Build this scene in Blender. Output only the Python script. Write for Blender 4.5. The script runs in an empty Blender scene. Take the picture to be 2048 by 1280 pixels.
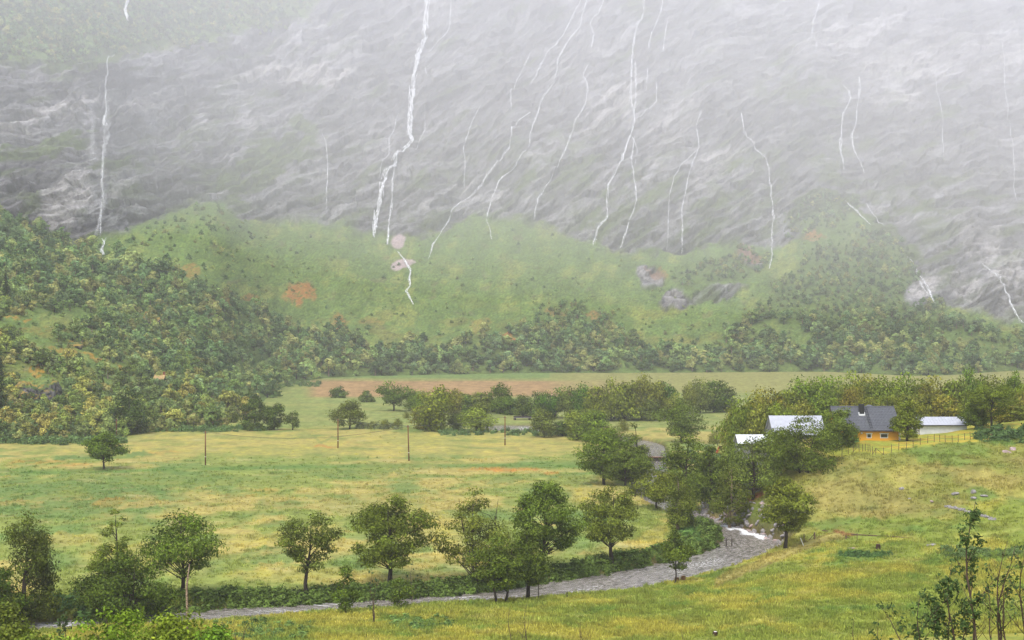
import bpy, bmesh, math, random
import numpy as np
from mathutils import Vector, Matrix

# ------------------------------------------------------------------ camera, sky, sun, exposure
F = 2844.0          # focal length in photograph pixels (50 mm on 36 mm, 2048 wide)
HR = 655.0          # horizon row of the photograph
HC = 32.0           # eye height above the valley floor, metres
SC = bpy.context.scene
COL = SC.collection
cam_d = bpy.data.cameras.new('camera')
cam_d.lens = 50.0; cam_d.sensor_width = 36.0
cam_d.shift_y = (HR - 640.0) / 2048.0
cam_d.clip_start = 0.5; cam_d.clip_end = 6000.0
cam = bpy.data.objects.new('camera', cam_d); COL.objects.link(cam)
cam.location = (0, 0, HC); cam.rotation_euler = (math.radians(90), 0, 0)
SC.camera = cam

SUN_EL, SUN_AZ = 58.0, 205.0       # azimuth clockwise from +Y (view direction); light from behind left
wd = bpy.data.worlds.new('World'); SC.world = wd; wd.use_nodes = True
nt = wd.node_tree
sky = nt.nodes.new('ShaderNodeTexSky'); sky.sky_type = 'NISHITA'; sky.sun_disc = False
sky.sun_elevation = math.radians(SUN_EL); sky.sun_rotation = math.radians(SUN_AZ)
sky.air_density = 1.0; sky.dust_density = 2.0; sky.ozone_density = 1.0
hs = nt.nodes.new('ShaderNodeHueSaturation'); hs.inputs['Saturation'].default_value = 0.6
nt.links.new(sky.outputs[0], hs.inputs['Color'])
nt.links.new(hs.outputs[0], nt.nodes['Background'].inputs['Color'])
nt.nodes['Background'].inputs['Strength'].default_value = 0.15
sl = bpy.data.lights.new('sun', 'SUN'); sl.energy = 1.5; sl.angle = math.radians(18); sl.color = (1.0, 0.97, 0.93)
sun = bpy.data.objects.new('sun', sl); COL.objects.link(sun)
_a, _e = math.radians(SUN_AZ), math.radians(SUN_EL)
sdir = Vector((math.sin(_a) * math.cos(_e), math.cos(_a) * math.cos(_e), math.sin(_e)))
sun.rotation_euler = sdir.to_track_quat('Z', 'Y').to_euler()
SC.view_settings.view_transform = 'Standard'; SC.view_settings.look = 'None'
SC.view_settings.gamma = 1.0; SC.view_settings.exposure = 1.02
cy = SC.cycles
cy.use_denoising = True; cy.denoiser = 'OPENIMAGEDENOISE'
cy.max_bounces = 5; cy.diffuse_bounces = 2; cy.glossy_bounces = 2; cy.transmission_bounces = 3
cy.transparent_max_bounces = 12; cy.volume_bounces = 2; cy.caustics_reflective = False; cy.caustics_refractive = False

# ------------------------------------------------------------------ helpers
rng = np.random.default_rng(7)
random.seed(7)

_gt = np.random.default_rng(11).random((256, 256)).astype(np.float32) * 6.2831853
_GX = np.cos(_gt); _GY = np.sin(_gt)
def perlin(x, y, seed=0):
    x = np.asarray(x, np.float32); y = np.asarray(y, np.float32)
    fx0 = np.floor(x); fy0 = np.floor(y); fx = x - fx0; fy = y - fy0
    ix = (fx0.astype(np.int32) + (seed * 57) % 251) & 255; iy = (fy0.astype(np.int32) + (seed * 91) % 241) & 255
    ix1 = (ix + 1) & 255; iy1 = (iy + 1) & 255
    u = fx * fx * (3 - 2 * fx); v = fy * fy * (3 - 2 * fy)
    a = _GX[ix, iy] * fx + _GY[ix, iy] * fy; b = _GX[ix1, iy] * (fx - 1) + _GY[ix1, iy] * fy
    c = _GX[ix, iy1] * fx + _GY[ix, iy1] * (fy - 1); d = _GX[ix1, iy1] * (fx - 1) + _GY[ix1, iy1] * (fy - 1)
    a += (b - a) * u; c += (d - c) * u
    return (a + (c - a) * v) * np.float32(1.5)

def fbm(x, y, octv=4, seed=0, gain=0.5, lac=2.03):
    s = 0.0; a = 1.0; t = 0.0
    for i in range(octv):
        s = s + a * perlin(x, y, seed + i * 17); t += a; a *= gain; x = x * lac + 3.7; y = y * lac + 1.3
    return s / t * 1.3

def ridged(x, y, octv=4, seed=0, gain=0.55, lac=2.1):
    s = 0.0; a = 1.0; t = 0.0
    for i in range(octv):
        s = s + a * (1 - 2 * np.abs(perlin(x, y, seed + i * 31))); t += a; a *= gain; x = x * lac + 5.1; y = y * lac + 2.9
    return s / t

_wr = np.random.default_rng(23).random((3, 256, 256)).astype(np.float32)
def worley(x, y, seed=0):
    """per-cell random value and distance to the cell border"""
    x = np.asarray(x, np.float32); y = np.asarray(y, np.float32); ix = np.floor(x).astype(np.int32); iy = np.floor(y).astype(np.int32)
    d1 = np.full(x.shape, 9, np.float32); d2 = d1.copy(); cv = np.zeros_like(d1)
    for dx in (-1, 0, 1):
        for dy in (-1, 0, 1):
            a = (ix + dx + seed * 37) & 255; b = (iy + dy + seed * 71) & 255
            d = (ix + dx + _wr[0, a, b] - x) ** 2 + (iy + dy + _wr[1, a, b] - y) ** 2
            n = d < d1; d2 = np.where(n, d1, np.minimum(d2, d)); cv = np.where(n, _wr[2, a, b], cv); d1 = np.where(n, d, d1)
    return cv, np.sqrt(d2) - np.sqrt(d1)

def sstep(a, b, x):
    t = np.clip((x - a) / (b - a), 0, 1); return t * t * (3 - 2 * t)

def srgb(r, g, b, k=1.0):
    def f(c):
        c /= 255.0
        return c / 12.92 if c <= 0.04045 else ((c + 0.055) / 1.055) ** 2.4
    return np.array([f(r) * k, f(g) * k, f(b) * k])

def mixc(a, b, m):
    m = np.asarray(m)[..., None]; return a * (1 - m) + b * m

def tag(o, label=None, cat=None, group=None, kind=None):
    if label: o['label'] = label
    if cat: o['category'] = cat
    if group: o['group'] = group
    if kind: o['kind'] = kind
    return o

def mesh_np(name, v, faces, mat=None, smooth=False, uniform=None):
    """v (n,3); faces: (m,k) array or list of lists"""
    me = bpy.data.meshes.new(name)
    v = np.asarray(v, np.float32)
    if isinstance(faces, np.ndarray):
        m, k = faces.shape
        me.vertices.add(len(v)); me.vertices.foreach_set('co', v.ravel())
        me.loops.add(m * k); me.loops.foreach_set('vertex_index', faces.astype(np.int32).ravel())
        me.polygons.add(m); me.polygons.foreach_set('loop_start', np.arange(0, m * k, k, dtype=np.int32))
        me.update(calc_edges=True)
    else:
        me.from_pydata([tuple(map(float, p)) for p in v], [], [tuple(map(int, f)) for f in faces]); me.update()
    if smooth: me.polygons.foreach_set('use_smooth', np.ones(len(me.polygons), bool))
    if mat is not None: me.materials.append(mat)
    return me

def obj(name, me, parent=None, loc=None):
    o = bpy.data.objects.new(name, me); COL.objects.link(o)
    if parent is not None: o.parent = parent
    if loc is not None: o.location = loc
    return o

def empty(name, loc, rz=0.0):
    o = bpy.data.objects.new(name, None); COL.objects.link(o)
    o.location = loc; o.rotation_euler = (0, 0, rz); o.empty_display_size = 0.5
    return o

def vattr(me, name, data, typ='FLOAT_COLOR'):
    at = me.attributes.new(name, typ, 'POINT')
    if typ == 'FLOAT_COLOR':
        d = np.ones((len(data), 4), np.float32); d[:, :3] = data; at.data.foreach_set('color', d.ravel())
    elif typ == 'FLOAT_VECTOR': at.data.foreach_set('vector', np.asarray(data, np.float32).ravel())
    else: at.data.foreach_set('value', np.asarray(data, np.int32 if typ == 'INT' else np.float32).ravel())

class MB:
    """collects simple solids into one mesh"""
    def __init__(s): s.v = []; s.f = []
    def add(s, v, f):
        n = len(s.v); s.v += [tuple(p) for p in v]; s.f += [tuple(i + n for i in q) for q in f]
    def box(s, x0, x1, y0, y1, z0, z1):
        s.add([(x0, y0, z0), (x1, y0, z0), (x1, y1, z0), (x0, y1, z0), (x0, y0, z1), (x1, y0, z1), (x1, y1, z1), (x0, y1, z1)],
              [(0, 3, 2, 1), (4, 5, 6, 7), (0, 1, 5, 4), (1, 2, 6, 5), (2, 3, 7, 6), (3, 0, 4, 7)])
    def prism(s, poly, axis, a, b):
        """poly of 2-D points extruded along axis (0 x: poly in yz; 1 y: poly in xz)"""
        n = len(poly)
        def p(q, t): return (t, q[0], q[1]) if axis == 0 else (q[0], t, q[1])
        s.add([p(q, a) for q in poly] + [p(q, b) for q in poly],
              [tuple(range(n))[::-1], tuple(range(n, 2 * n))] + [(i, (i + 1) % n, n + (i + 1) % n, n + i) for i in range(n)])
    def tube(s, pts, rad, k=6):
        pts = [Vector(p) for p in pts]; n0 = len(s.v)
        for i, p in enumerate(pts):
            d = (pts[min(i + 1, len(pts) - 1)] - pts[max(i - 1, 0)])
            d = d.normalized() if d.length > 1e-6 else Vector((0, 0, 1))
            a = d.orthogonal().normalized() if abs(d.z) < 0.95 else Vector((1, 0, 0)).cross(d).normalized(); b = d.cross(a)
            r = rad[i] if hasattr(rad, '__len__') else rad
            for j in range(k):
                t = 6.28318 * j / k; q = p + a * (math.cos(t) * r) + b * (math.sin(t) * r); s.v.append((q.x, q.y, q.z))
        for i in range(len(pts) - 1):
            for j in range(k):
                a0 = n0 + i * k + j; a1 = n0 + i * k + (j + 1) % k
                s.f.append((a0, a1, a1 + k, a0 + k))
        s.f.append(tuple(n0 + j for j in range(k))[::-1]); e = n0 + (len(pts) - 1) * k
        s.f.append(tuple(e + j for j in range(k)))
    def mesh(s, name, mat, smooth=False):
        return mesh_np(name, s.v, s.f, mat, smooth)
    def build(s, name, mat, parent=None, loc=None, smooth=False):
        return obj(name, s.mesh(name, mat, smooth), parent, loc)

# ------------------------------------------------------------------ materials
def new_mat(name):
    m = bpy.data.materials.new(name); m.use_nodes = True
    b = m.node_tree.nodes['Principled BSDF']; b.inputs['Roughness'].default_value = 0.8
    b.inputs['Specular IOR Level'].default_value = 0.25
    return m, m.node_tree, b

def nd(t, kind, **kw):
    n = t.nodes.new(kind)
    for k, v in kw.items(): setattr(n, k, v)
    return n

def mat_plain(name, col, rough=0.8, var=0.18, scale=3.0, spec=0.2, bump=0.0, stretch=(1, 1, 1), metal=0.0):
    m, t, b = new_mat(name); L = t.links.new
    tc = nd(t, 'ShaderNodeTexCoord'); mp = nd(t, 'ShaderNodeMapping'); mp.inputs['Scale'].default_value = stretch
    L(tc.outputs['Object'], mp.inputs[0])
    no = nd(t, 'ShaderNodeTexNoise'); no.inputs['Scale'].default_value = scale; no.inputs['Detail'].default_value = 5
    L(mp.outputs[0], no.inputs['Vector'])
    mr = nd(t, 'ShaderNodeMapRange'); mr.inputs[1].default_value = 0.3; mr.inputs[2].default_value = 0.7
    mr.inputs[3].default_value = 1 - var; mr.inputs[4].default_value = 1 + var
    L(no.outputs[0], mr.inputs[0])
    mx = nd(t, 'ShaderNodeVectorMath', operation='SCALE'); mx.inputs[0].default_value = tuple(col)[:3]
    L(mr.outputs[0], mx.inputs['Scale']); L(mx.outputs[0], b.inputs['Base Color'])
    b.inputs['Roughness'].default_value = rough; b.inputs['Specular IOR Level'].default_value = spec
    b.inputs['Metallic'].default_value = metal
    if bump:
        bp = nd(t, 'ShaderNodeBump'); bp.inputs['Strength'].default_value = bump; bp.inputs['Distance'].default_value = 0.05
        L(no.outputs[0], bp.inputs['Height']); L(bp.outputs[0], b.inputs['Normal'])
    return m

def mat_leaf(name, source):
    """source 'object': tint from Object Info colour; 'instancer': per-instance attribute 'tint'"""
    m = bpy.data.materials.new(name); m.use_nodes = True; t = m.node_tree; L = t.links.new
    b = t.nodes['Principled BSDF']; out = t.nodes['Material Output']
    if source == 'object':
        oi = nd(t, 'ShaderNodeObjectInfo'); tint = oi.outputs['Color']
    else:
        a = nd(t, 'ShaderNodeAttribute', attribute_type='INSTANCER', attribute_name='tint'); tint = a.outputs['Color']
    sh = nd(t, 'ShaderNodeAttribute', attribute_type='GEOMETRY', attribute_name='shade')
    mx = nd(t, 'ShaderNodeMix', data_type='RGBA', blend_type='MULTIPLY'); mx.inputs[0].default_value = 1.0
    L(tint, mx.inputs[6]); L(sh.outputs['Color'], mx.inputs[7])
    L(mx.outputs[2], b.inputs['Base Color']); b.inputs['Roughness'].default_value = 0.7; b.inputs['Specular IOR Level'].default_value = 0.08
    tr = nd(t, 'ShaderNodeBsdfTranslucent'); L(mx.outputs[2], tr.inputs['Color'])
    ms = nd(t, 'ShaderNodeMixShader'); ms.inputs[0].default_value = 0.22
    L(b.outputs[0], ms.inputs[1]); L(tr.outputs[0], ms.inputs[2]); L(ms.outputs[0], out.inputs['Surface'])
    return m

def mat_ground(name, s1=0.9, s2=6.0, bump=0.5, dist=0.3, var=0.35):
    """vertex tint times two scales of noise, with relief"""
    m, t, b = new_mat(name); L = t.links.new
    at = nd(t, 'ShaderNodeAttribute', attribute_name='tint')
    tc = nd(t, 'ShaderNodeTexCoord')
    n1 = nd(t, 'ShaderNodeTexNoise'); n1.inputs['Scale'].default_value = s1; n1.inputs['Detail'].default_value = 6; n1.inputs['Roughness'].default_value = 0.65
    n2 = nd(t, 'ShaderNodeTexNoise'); n2.inputs['Scale'].default_value = s2; n2.inputs['Detail'].default_value = 4
    L(tc.outputs['Object'], n1.inputs['Vector']); L(tc.outputs['Object'], n2.inputs['Vector'])
    ad = nd(t, 'ShaderNodeMath', operation='ADD'); L(n1.outputs[0], ad.inputs[0]); L(n2.outputs[0], ad.inputs[1])
    mr = nd(t, 'ShaderNodeMapRange'); mr.inputs[1].default_value = 0.7; mr.inputs[2].default_value = 1.3
    mr.inputs[3].default_value = 1 - var; mr.inputs[4].default_value = 1 + var; L(ad.outputs[0], mr.inputs[0])
    mx = nd(t, 'ShaderNodeVectorMath', operation='SCALE'); L(at.outputs['Color'], mx.inputs[0]); L(mr.outputs[0], mx.inputs['Scale'])
    L(mx.outputs[0], b.inputs['Base Color']); b.inputs['Roughness'].default_value = 0.95; b.inputs['Specular IOR Level'].default_value = 0.1
    bp = nd(t, 'ShaderNodeBump'); bp.inputs['Strength'].default_value = bump; bp.inputs['Distance'].default_value = dist
    L(ad.outputs[0], bp.inputs['Height']); L(bp.outputs[0], b.inputs['Normal'])
    return m

M_LEAF = mat_leaf('leaf', 'object'); M_LEAFI = mat_leaf('leaf_scatter', 'instancer')
M_BARK = mat_plain('bark', (0.055, 0.042, 0.032), 0.9, 0.4, 4.0, 0.1, 0.5, (1, 1, 0.3))
M_BIRCH = mat_plain('birch_bark', (0.24, 0.17, 0.12), 0.85, 0.6, 5.0, 0.1, 0.3, (1, 1, 2.5))
M_TWIG = mat_plain('twig_bark', (0.085, 0.055, 0.04), 0.9, 0.3, 4.0)
M_WOOD = mat_plain('weathered_wood', (0.13, 0.085, 0.055), 0.85, 0.35, 3.0, 0.15, 0.4, (1, 1, 0.2))
M_DARKWOOD = mat_plain('dark_wood', (0.04, 0.03, 0.025), 0.85, 0.35, 3.0)
M_ROCK = mat_plain('stone', (0.24, 0.22, 0.21), 0.9, 0.45, 2.2, 0.2, 0.8)
M_ROCKPINK = mat_plain('pinkish_stone', (0.34, 0.25, 0.23), 0.9, 0.35, 2.2, 0.2, 0.8)
M_STUMP = mat_plain('stump_wood', (0.045, 0.024, 0.015), 0.9, 0.4, 6.0)
M_WIRE = mat_plain('wire', (0.05, 0.05, 0.05), 0.5, 0.1, 1.0)
# ------------------------------------------------------------------ terrain functions
def px_of(X, Y): return 1024 + F * X / np.maximum(Y, 1.0)
def world(px, row, Y):
    return np.array([(px - 1024) * Y / F, Y, HC + (HR - row) * Y / F])

# the near slope and the farm knoll: per column, knots (depth, height) after the fixed foot of the camera slope
_ST = []   # px, [(Y,z) x7]
def _near(px, row, zt=0.3):
    Y = (HC - zt) * F / (row - HR)
    _ST.append((px, [(0, 29.6), (125, 3.75), (Y, zt), (Y + 6, 0.0), (Y + 30, 0), (Y + 60, 0), (Y + 90, 0), (Y + 150, 0)]))
for p, r in ((-1500, 1300), (-300, 1275), (60, 1262), (400, 1243), (700, 1222), (1000, 1203), (1100, 1197), (1200, 1187), (1300, 1172), (1380, 1155)):
    _near(p, r)
_ST += [
 (1450, [(0, 29.6), (125, 3.9), (186, 0.5), (192, 0.2), (229, 0.8), (255, 2.2), (280, 2.4), (340, 0)]),
 (1520, [(0, 29.6), (125, 4.2), (194, 0.8), (200, 0.6), (218, 0.9), (240, 3.7), (268, 7.0), (350, 0)]),
 (1600, [(0, 29.6), (125, 4.3), (200, 1.6), (207, 2.2), (236, 7.9), (250, 11.4), (272, 10.5), (420, 0)]),
 (1700, [(0, 29.6), (125, 4.5), (196, 2.6), (201, 3.0), (233, 10.4), (249, 12.1), (272, 12.0), (440, 0)]),
 (1800, [(0, 29.6), (125, 4.8), (191, 3.3), (196, 3.8), (236, 12.0), (250, 12.35), (272, 12.4), (440, 0)]),
 (1900, [(0, 29.6), (125, 5.0), (187, 3.9), (192, 4.4), (236, 12.6), (253, 13.2), (272, 13.0), (440, 0)]),
 (2048, [(0, 29.6), (125, 5.2), (182, 4.8), (188, 5.3), (236, 13.6), (256, 15.2), (275, 14.2), (440, 0)]),
 (2300, [(0, 29.6), (125, 6.0), (178, 6.0), (186, 6.6), (236, 15.0), (258, 17.2), (280, 16.4), (440, 0)]),
 (3600, [(0, 29.6), (125, 8.0), (178, 9.0), (186, 9.6), (236, 18.0), (258, 20.2), (280, 19.8), (440, 0)]),
]
_stp = np.array([s[0] for s in _ST], float)
_sty = np.array([[k[0] for k in s[1]] for s in _ST], float)
_stz = np.array([[k[1] for k in s[1]] for s in _ST], float)

def valley0(X, Y):
    X = np.asarray(X, float); Y = np.asarray(Y, float); sh = np.broadcast(X, Y).shape
    X = np.broadcast_to(X, sh).ravel(); Y = np.broadcast_to(Y, sh).ravel()
    px = np.clip(px_of(X, Y), _stp[0], _stp[-1] - 1e-3)
    i = np.clip(np.searchsorted(_stp, px, 'right') - 1, 0, len(_stp) - 2)
    t = ((px - _stp[i]) / (_stp[i + 1] - _stp[i]))[:, None]
    ky = _sty[i] * (1 - t) + _sty[i + 1] * t; kz = _stz[i] * (1 - t) + _stz[i + 1] * t
    z = np.zeros_like(Y)
    for k in range(ky.shape[1] - 1):
        m = (Y >= ky[:, k]) & (Y < ky[:, k + 1])
        u = (Y - ky[:, k]) / np.maximum(ky[:, k + 1] - ky[:, k], 1e-6)
        u = u if k < 2 else u * 0.5 + 0.5 * u * u * (3 - 2 * u)
        z = np.where(m, kz[:, k] * (1 - u) + kz[:, k + 1] * u, z)
    return z.reshape(sh)

# river: banks digitised from the photograph (near bank on the lip of the turf, far bank at the water line)
RW = -1.0
def rowY(row, z): return (HC - z) * F / (row - HR)
def bank(pts, z):
    out = []
    for p, r in pts:
        Y = rowY(r, z); out.append(((p - 1024) * Y / F, Y))
    return np.array(out)
_RB = bank([(-700, 1330), (-200, 1285), (60, 1262), (400, 1243), (560, 1231), (700, 1222), (900, 1210), (1000, 1203), (1100, 1197), (1200, 1187), (1300, 1172),
            (1400, 1150), (1480, 1128), (1545, 1106), (1578, 1090), (1572, 1078), (1530, 1064), (1480, 1047), (1425, 1030), (1385, 1012), (1345, 985), (1330, 960), (1328, 925), (1330, 895), (1318, 884), (1250, 868), (1150, 852), (1070, 848), (1000, 847), (960, 850)], -0.3)
_LB = bank([(-700, 1300), (-200, 1262), (60, 1247), (330, 1226), (480, 1214), (560, 1210), (650, 1206), (760, 1198), (900, 1190), (1000, 1179), (1080, 1166), (1200, 1150),
            (1300, 1130), (1400, 1108), (1438, 1092), (1455, 1076), (1440, 1066), (1400, 1053), (1360, 1037), (1310, 1012), (1275, 985), (1270, 960), (1286, 925), (1292, 905), (1270, 892), (1200, 878), (1130, 872), (1060, 867), (1000, 865), (955, 858)], -0.9)
def resample(P, n):
    d = np.r_[0, np.cumsum(np.linalg.norm(np.diff(P, axis=0), axis=1))]
    k = np.arange(len(P)); tt = np.linspace(0, len(P) - 1, n)
    out = np.c_[np.interp(tt, k, P[:, 0]), np.interp(tt, k, P[:, 1])]
    for _ in range(3):
        q = out.copy(); out[1:-1] = 0.25 * q[:-2] + 0.5 * q[1:-1] + 0.25 * q[2:]
    return out
RB = resample(_RB, 320); LB = resample(_LB, 320)
_poly = np.r_[RB[::2], LB[::-2]]
_RBn = len(RB[::2])
def seg_dist(X, Y, P):
    d2 = np.full(X.shape, 1e9)
    for i in range(len(P) - 1):
        ax, ay = P[i]; bx, by = P[i + 1]; dx, dy = bx - ax, by - ay
        t = np.clip(((X - ax) * dx + (Y - ay) * dy) / (dx * dx + dy * dy + 1e-9), 0, 1)
        d2 = np.minimum(d2, (X - ax - t * dx) ** 2 + (Y - ay - t * dy) ** 2)
    return np.sqrt(d2)
def in_poly(X, Y, P):
    ins = np.zeros(X.shape, bool); n = len(P)
    for i in range(n):
        ax, ay = P[i]; bx, by = P[(i + 1) % n]
        c = (ay > Y) != (by > Y)
        if not c.any(): continue
        xx = (bx - ax) * (Y - ay) / (by - ay + 1e-12) + ax
        ins ^= c & (X < xx)
    return ins
_RNEAR = np.zeros((100, 70), bool)
for _t in np.linspace(0, 1, 9):
    for _x, _y in RB * (1 - _t) + LB * _t:
        _i, _j = int((_x + 400) / 8), int(_y / 8)
        _RNEAR[max(_i - 2, 0):_i + 3, max(_j - 2, 0):_j + 3] = True
def river_dist(X, Y):
    """signed distance to the river (negative in the water); coarse beyond 30 m"""
    X = np.asarray(X, float); Y = np.asarray(Y, float); sh = X.shape; X = X.ravel(); Y = Y.ravel()
    d = np.full(X.shape, 99.0)
    m = (Y > 115) & (Y < 520)
    if m.sum() > 400:                       # keep only points near the course
        cell = 8.0; gx = np.clip(((X + 400) / cell).astype(int), 0, 99); gy = np.clip((Y / cell).astype(int), 0, 69)
        m &= _RNEAR[gx, gy]
    if m.any():
        P = np.r_[_poly, _poly[:1]]
        x, y = X[m], Y[m]
        dd = seg_dist(x, y, P); ins = in_poly(x, y, _poly); dd[ins] *= -1; d[m] = dd
    return d.reshape(sh)

def ground(X, Y, rd=None):
    X = np.asarray(X, float); Y = np.asarray(Y, float)
    z = valley0(X, Y)
    amp = sstep(100, 150, Y) * (1 - sstep(600, 900, Y))
    z = z + amp * (0.28 * fbm(X / 22, Y / 22, 3, 5) + 0.10 * fbm(X / 4, Y / 4, 2, 9))
    lawn = sstep(236, 244, Y) * sstep(56, 60, X)
    z = z + (1 - .9 * lawn) * sstep(0.5, 6, z) * amp * (0.55 * fbm(X / 11, Y / 11, 3, 55) + 0.22 * fbm(X / 3, Y / 3, 2, 57))
    if rd is None: rd = river_dist(X, Y)
    w = sstep(2.2, 0.0, rd)
    z = z * (1 - w) + (-1.35) * w
    z = np.where(rd < 0, np.minimum(z, -1.35 - 0.6 * sstep(0, -2, rd)), z)
    return z
def gz(x, y): return float(ground(np.array([x]), np.array([y]))[0])

_HY = np.r_[np.arange(100, 300, 1.0), np.arange(300, 460, 2.0), np.arange(460, 1000, 5.0)]
def hits(pts):
    """where the ray through a photograph pixel first meets the valley ground"""
    A = np.asarray(pts, float); X = (A[:, :1] - 1024) * _HY[None] / F; YY = np.broadcast_to(_HY[None], X.shape)
    r = HR + (HC - valley0(X, YY)) * F / YY
    ok = r <= A[:, 1:2]; j = np.where(ok.any(1), ok.argmax(1), len(_HY) - 1); k = np.arange(len(A)); i = np.maximum(j - 1, 0)
    r0, r1 = r[k, i], r[k, j]; t = np.clip((r0 - A[:, 1]) / np.where(np.abs(r0 - r1) < 1e-6, 1, r0 - r1), 0, 1)
    Y = _HY[i] * (1 - t) + _HY[j] * t; x = (A[:, 0] - 1024) * Y / F
    return np.c_[x, Y, ground(x, Y)]
def hit(px, row): return tuple(float(q) for q in hits([(px, row)])[0])

# the mountain: per column, knots (row, depth); the first knot is where it leaves the flat
_MS = [
 (-900, [(900, 0), (600, 520), (430, 900), (300, 930), (100, 970), (-350, 1400)]),
 (-300, [(893, 0), (620, 520), (425, 930), (300, 958), (105, 990), (-350, 1400)]),
 (0,    [(888, 0), (645, 520), (425, 950), (300, 975), (112, 1010), (-350, 1400)]),
 (90,   [(884, 0), (662, 535), (478, 960), (300, 992), (120, 1025), (-350, 1420)]),
 (200,  [(878, 0), (690, 560), (480, 985), (300, 1020), (125, 1055), (-350, 1450)]),
 (330,  [(862, 0), (735, 600), (432, 1080), (300, 1115), (135, 1160), (-350, 1500)]),
 (430,  [(858, 0), (755, 640), (388, 1140), (300, 1165), (120, 1215), (-350, 1530)]),
 (500,  [(850, 0), (768, 800), (452, 1150), (300, 1195), (60, 1265), (-350, 1580)]),
 (560,  [(773, 0), (690, 950), (445, 1170), (300, 1215), (0, 1320), (-350, 1600)]),
 (620,  [(757, 0), (650, 1000), (430, 1180), (300, 1225), (0, 1345), (-350, 1620)]),
 (740,  [(752, 0), (650, 1030), (470, 1185), (300, 1240), (0, 1360), (-350, 1640)]),
 (860,  [(750, 0), (650, 1050), (478, 1190), (300, 1250), (0, 1375), (-350, 1640)]),
 (945,  [(748, 0), (650, 1060), (422, 1240), (300, 1280), (0, 1390), (-350, 1650)]),
 (1070, [(746, 0), (650, 1070), (442, 1240), (300, 1285), (0, 1395), (-350, 1650)]),
 (1230, [(746, 0), (650, 1080), (508, 1210), (300, 1290), (0, 1410), (-350, 1650)]),
 (1400, [(745, 0), (650, 1085), (497, 1235), (300, 1310), (0, 1420), (-350, 1660)]),
 (1550, [(744, 0), (650, 1090), (487, 1265), (300, 1340), (0, 1440), (-350, 1670)]),
 (1650, [(743, 0), (650, 1095), (402, 1330), (280, 1370), (0, 1460), (-350, 1680)]),
 (1780, [(750, 0), (650, 1095), (470, 1270), (390, 1320), (0, 1470), (-350, 1680)]),
 (1870, [(753, 0), (660, 1100), (605, 1145), (430, 1260), (0, 1470), (-350, 1690)]),
 (2048, [(740, 0), (690, 1110), (645, 1140), (420, 1270), (0, 1480), (-350, 1690)]),
 (2900, [(738, 0), (690, 1110), (645, 1140), (420, 1280), (0, 1490), (-350, 1700)]),
]
_mp = np.array([s[0] for s in _MS], float)
_mr = np.array([[k[0] for k in s[1]] for s in _MS], float)
_mY = np.array([[k[1] if k[1] else HC * F / (k[0] - HR) for k in s[1]] for s in _MS], float)
_mz = HC + (HR - _mr) * _mY / F
_mz[:, 0] = -0.3
_fp = np.arange(-900, 2901, 10.0)
def _smooth(A, sig):
    A = np.stack([np.interp(_fp, _mp, A[:, k]) for k in range(A.shape[1])], -1)
    r = int(3 * sig); w = np.exp(-0.5 * (np.arange(-r, r + 1) / sig) ** 2); w /= w.sum()
    P = np.pad(A, ((r, r), (0, 0)), 'edge')
    return np.stack([np.convolve(P[:, k], w, 'valid') for k in range(A.shape[1])], -1)
_mY = _smooth(_mY, 3.2); _mz = _smooth(_mz, 3.2); _mp = _fp
_mr = HR - (_mz - HC) * F / _mY
def talus_row(px): return np.interp(px, _mp, _mr[:, 2])
def base_row(px): return np.interp(px, _mp, _mr[:, 0])

def mount0(px, row):
    px = np.asarray(px, float); row = np.asarray(row, float); sh = np.broadcast(px, row).shape
    px = np.broadcast_to(px, sh).ravel(); row = np.broadcast_to(row, sh).ravel()
    pc = np.clip(px, _mp[0], _mp[-1] - 1e-3)
    i = np.clip(np.searchsorted(_mp, pc, 'right') - 1, 0, len(_mp) - 2)
    t = ((pc - _mp[i]) / (_mp[i + 1] - _mp[i]))[:, None]
    kr = _mr[i] * (1 - t) + _mr[i + 1] * t; kY = _mY[i] * (1 - t) + _mY[i + 1] * t; kz = _mz[i] * (1 - t) + _mz[i + 1] * t
    Y = np.zeros_like(row); Z = np.zeros_like(row)
    s = (HR - row) / F
    for k in range(5):
        m = (row <= kr[:, k] + 1e-6) & (row > kr[:, k + 1])
        if k == 4: m = row <= kr[:, 4]
        dY = kY[:, k + 1] - kY[:, k]; dz = kz[:, k + 1] - kz[:, k]
        u = (s * kY[:, k] + HC - kz[:, k]) / (dz - s * dY + 1e-9)
        u = np.clip(u, 0, 1.3)
        Y = np.where(m, kY[:, k] + u * dY, Y); Z = np.where(m, kz[:, k] + u * dz, Z)
    below = row > kr[:, 0]
    Y = np.where(below, kY[:, 0] - (row - kr[:, 0]) * 0.15, Y); Z = np.where(below, -1.6, Z)
    X = (px - 1024) * Y / F
    return np.stack([X, Y, Z], -1).reshape(sh + (3,))

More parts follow.
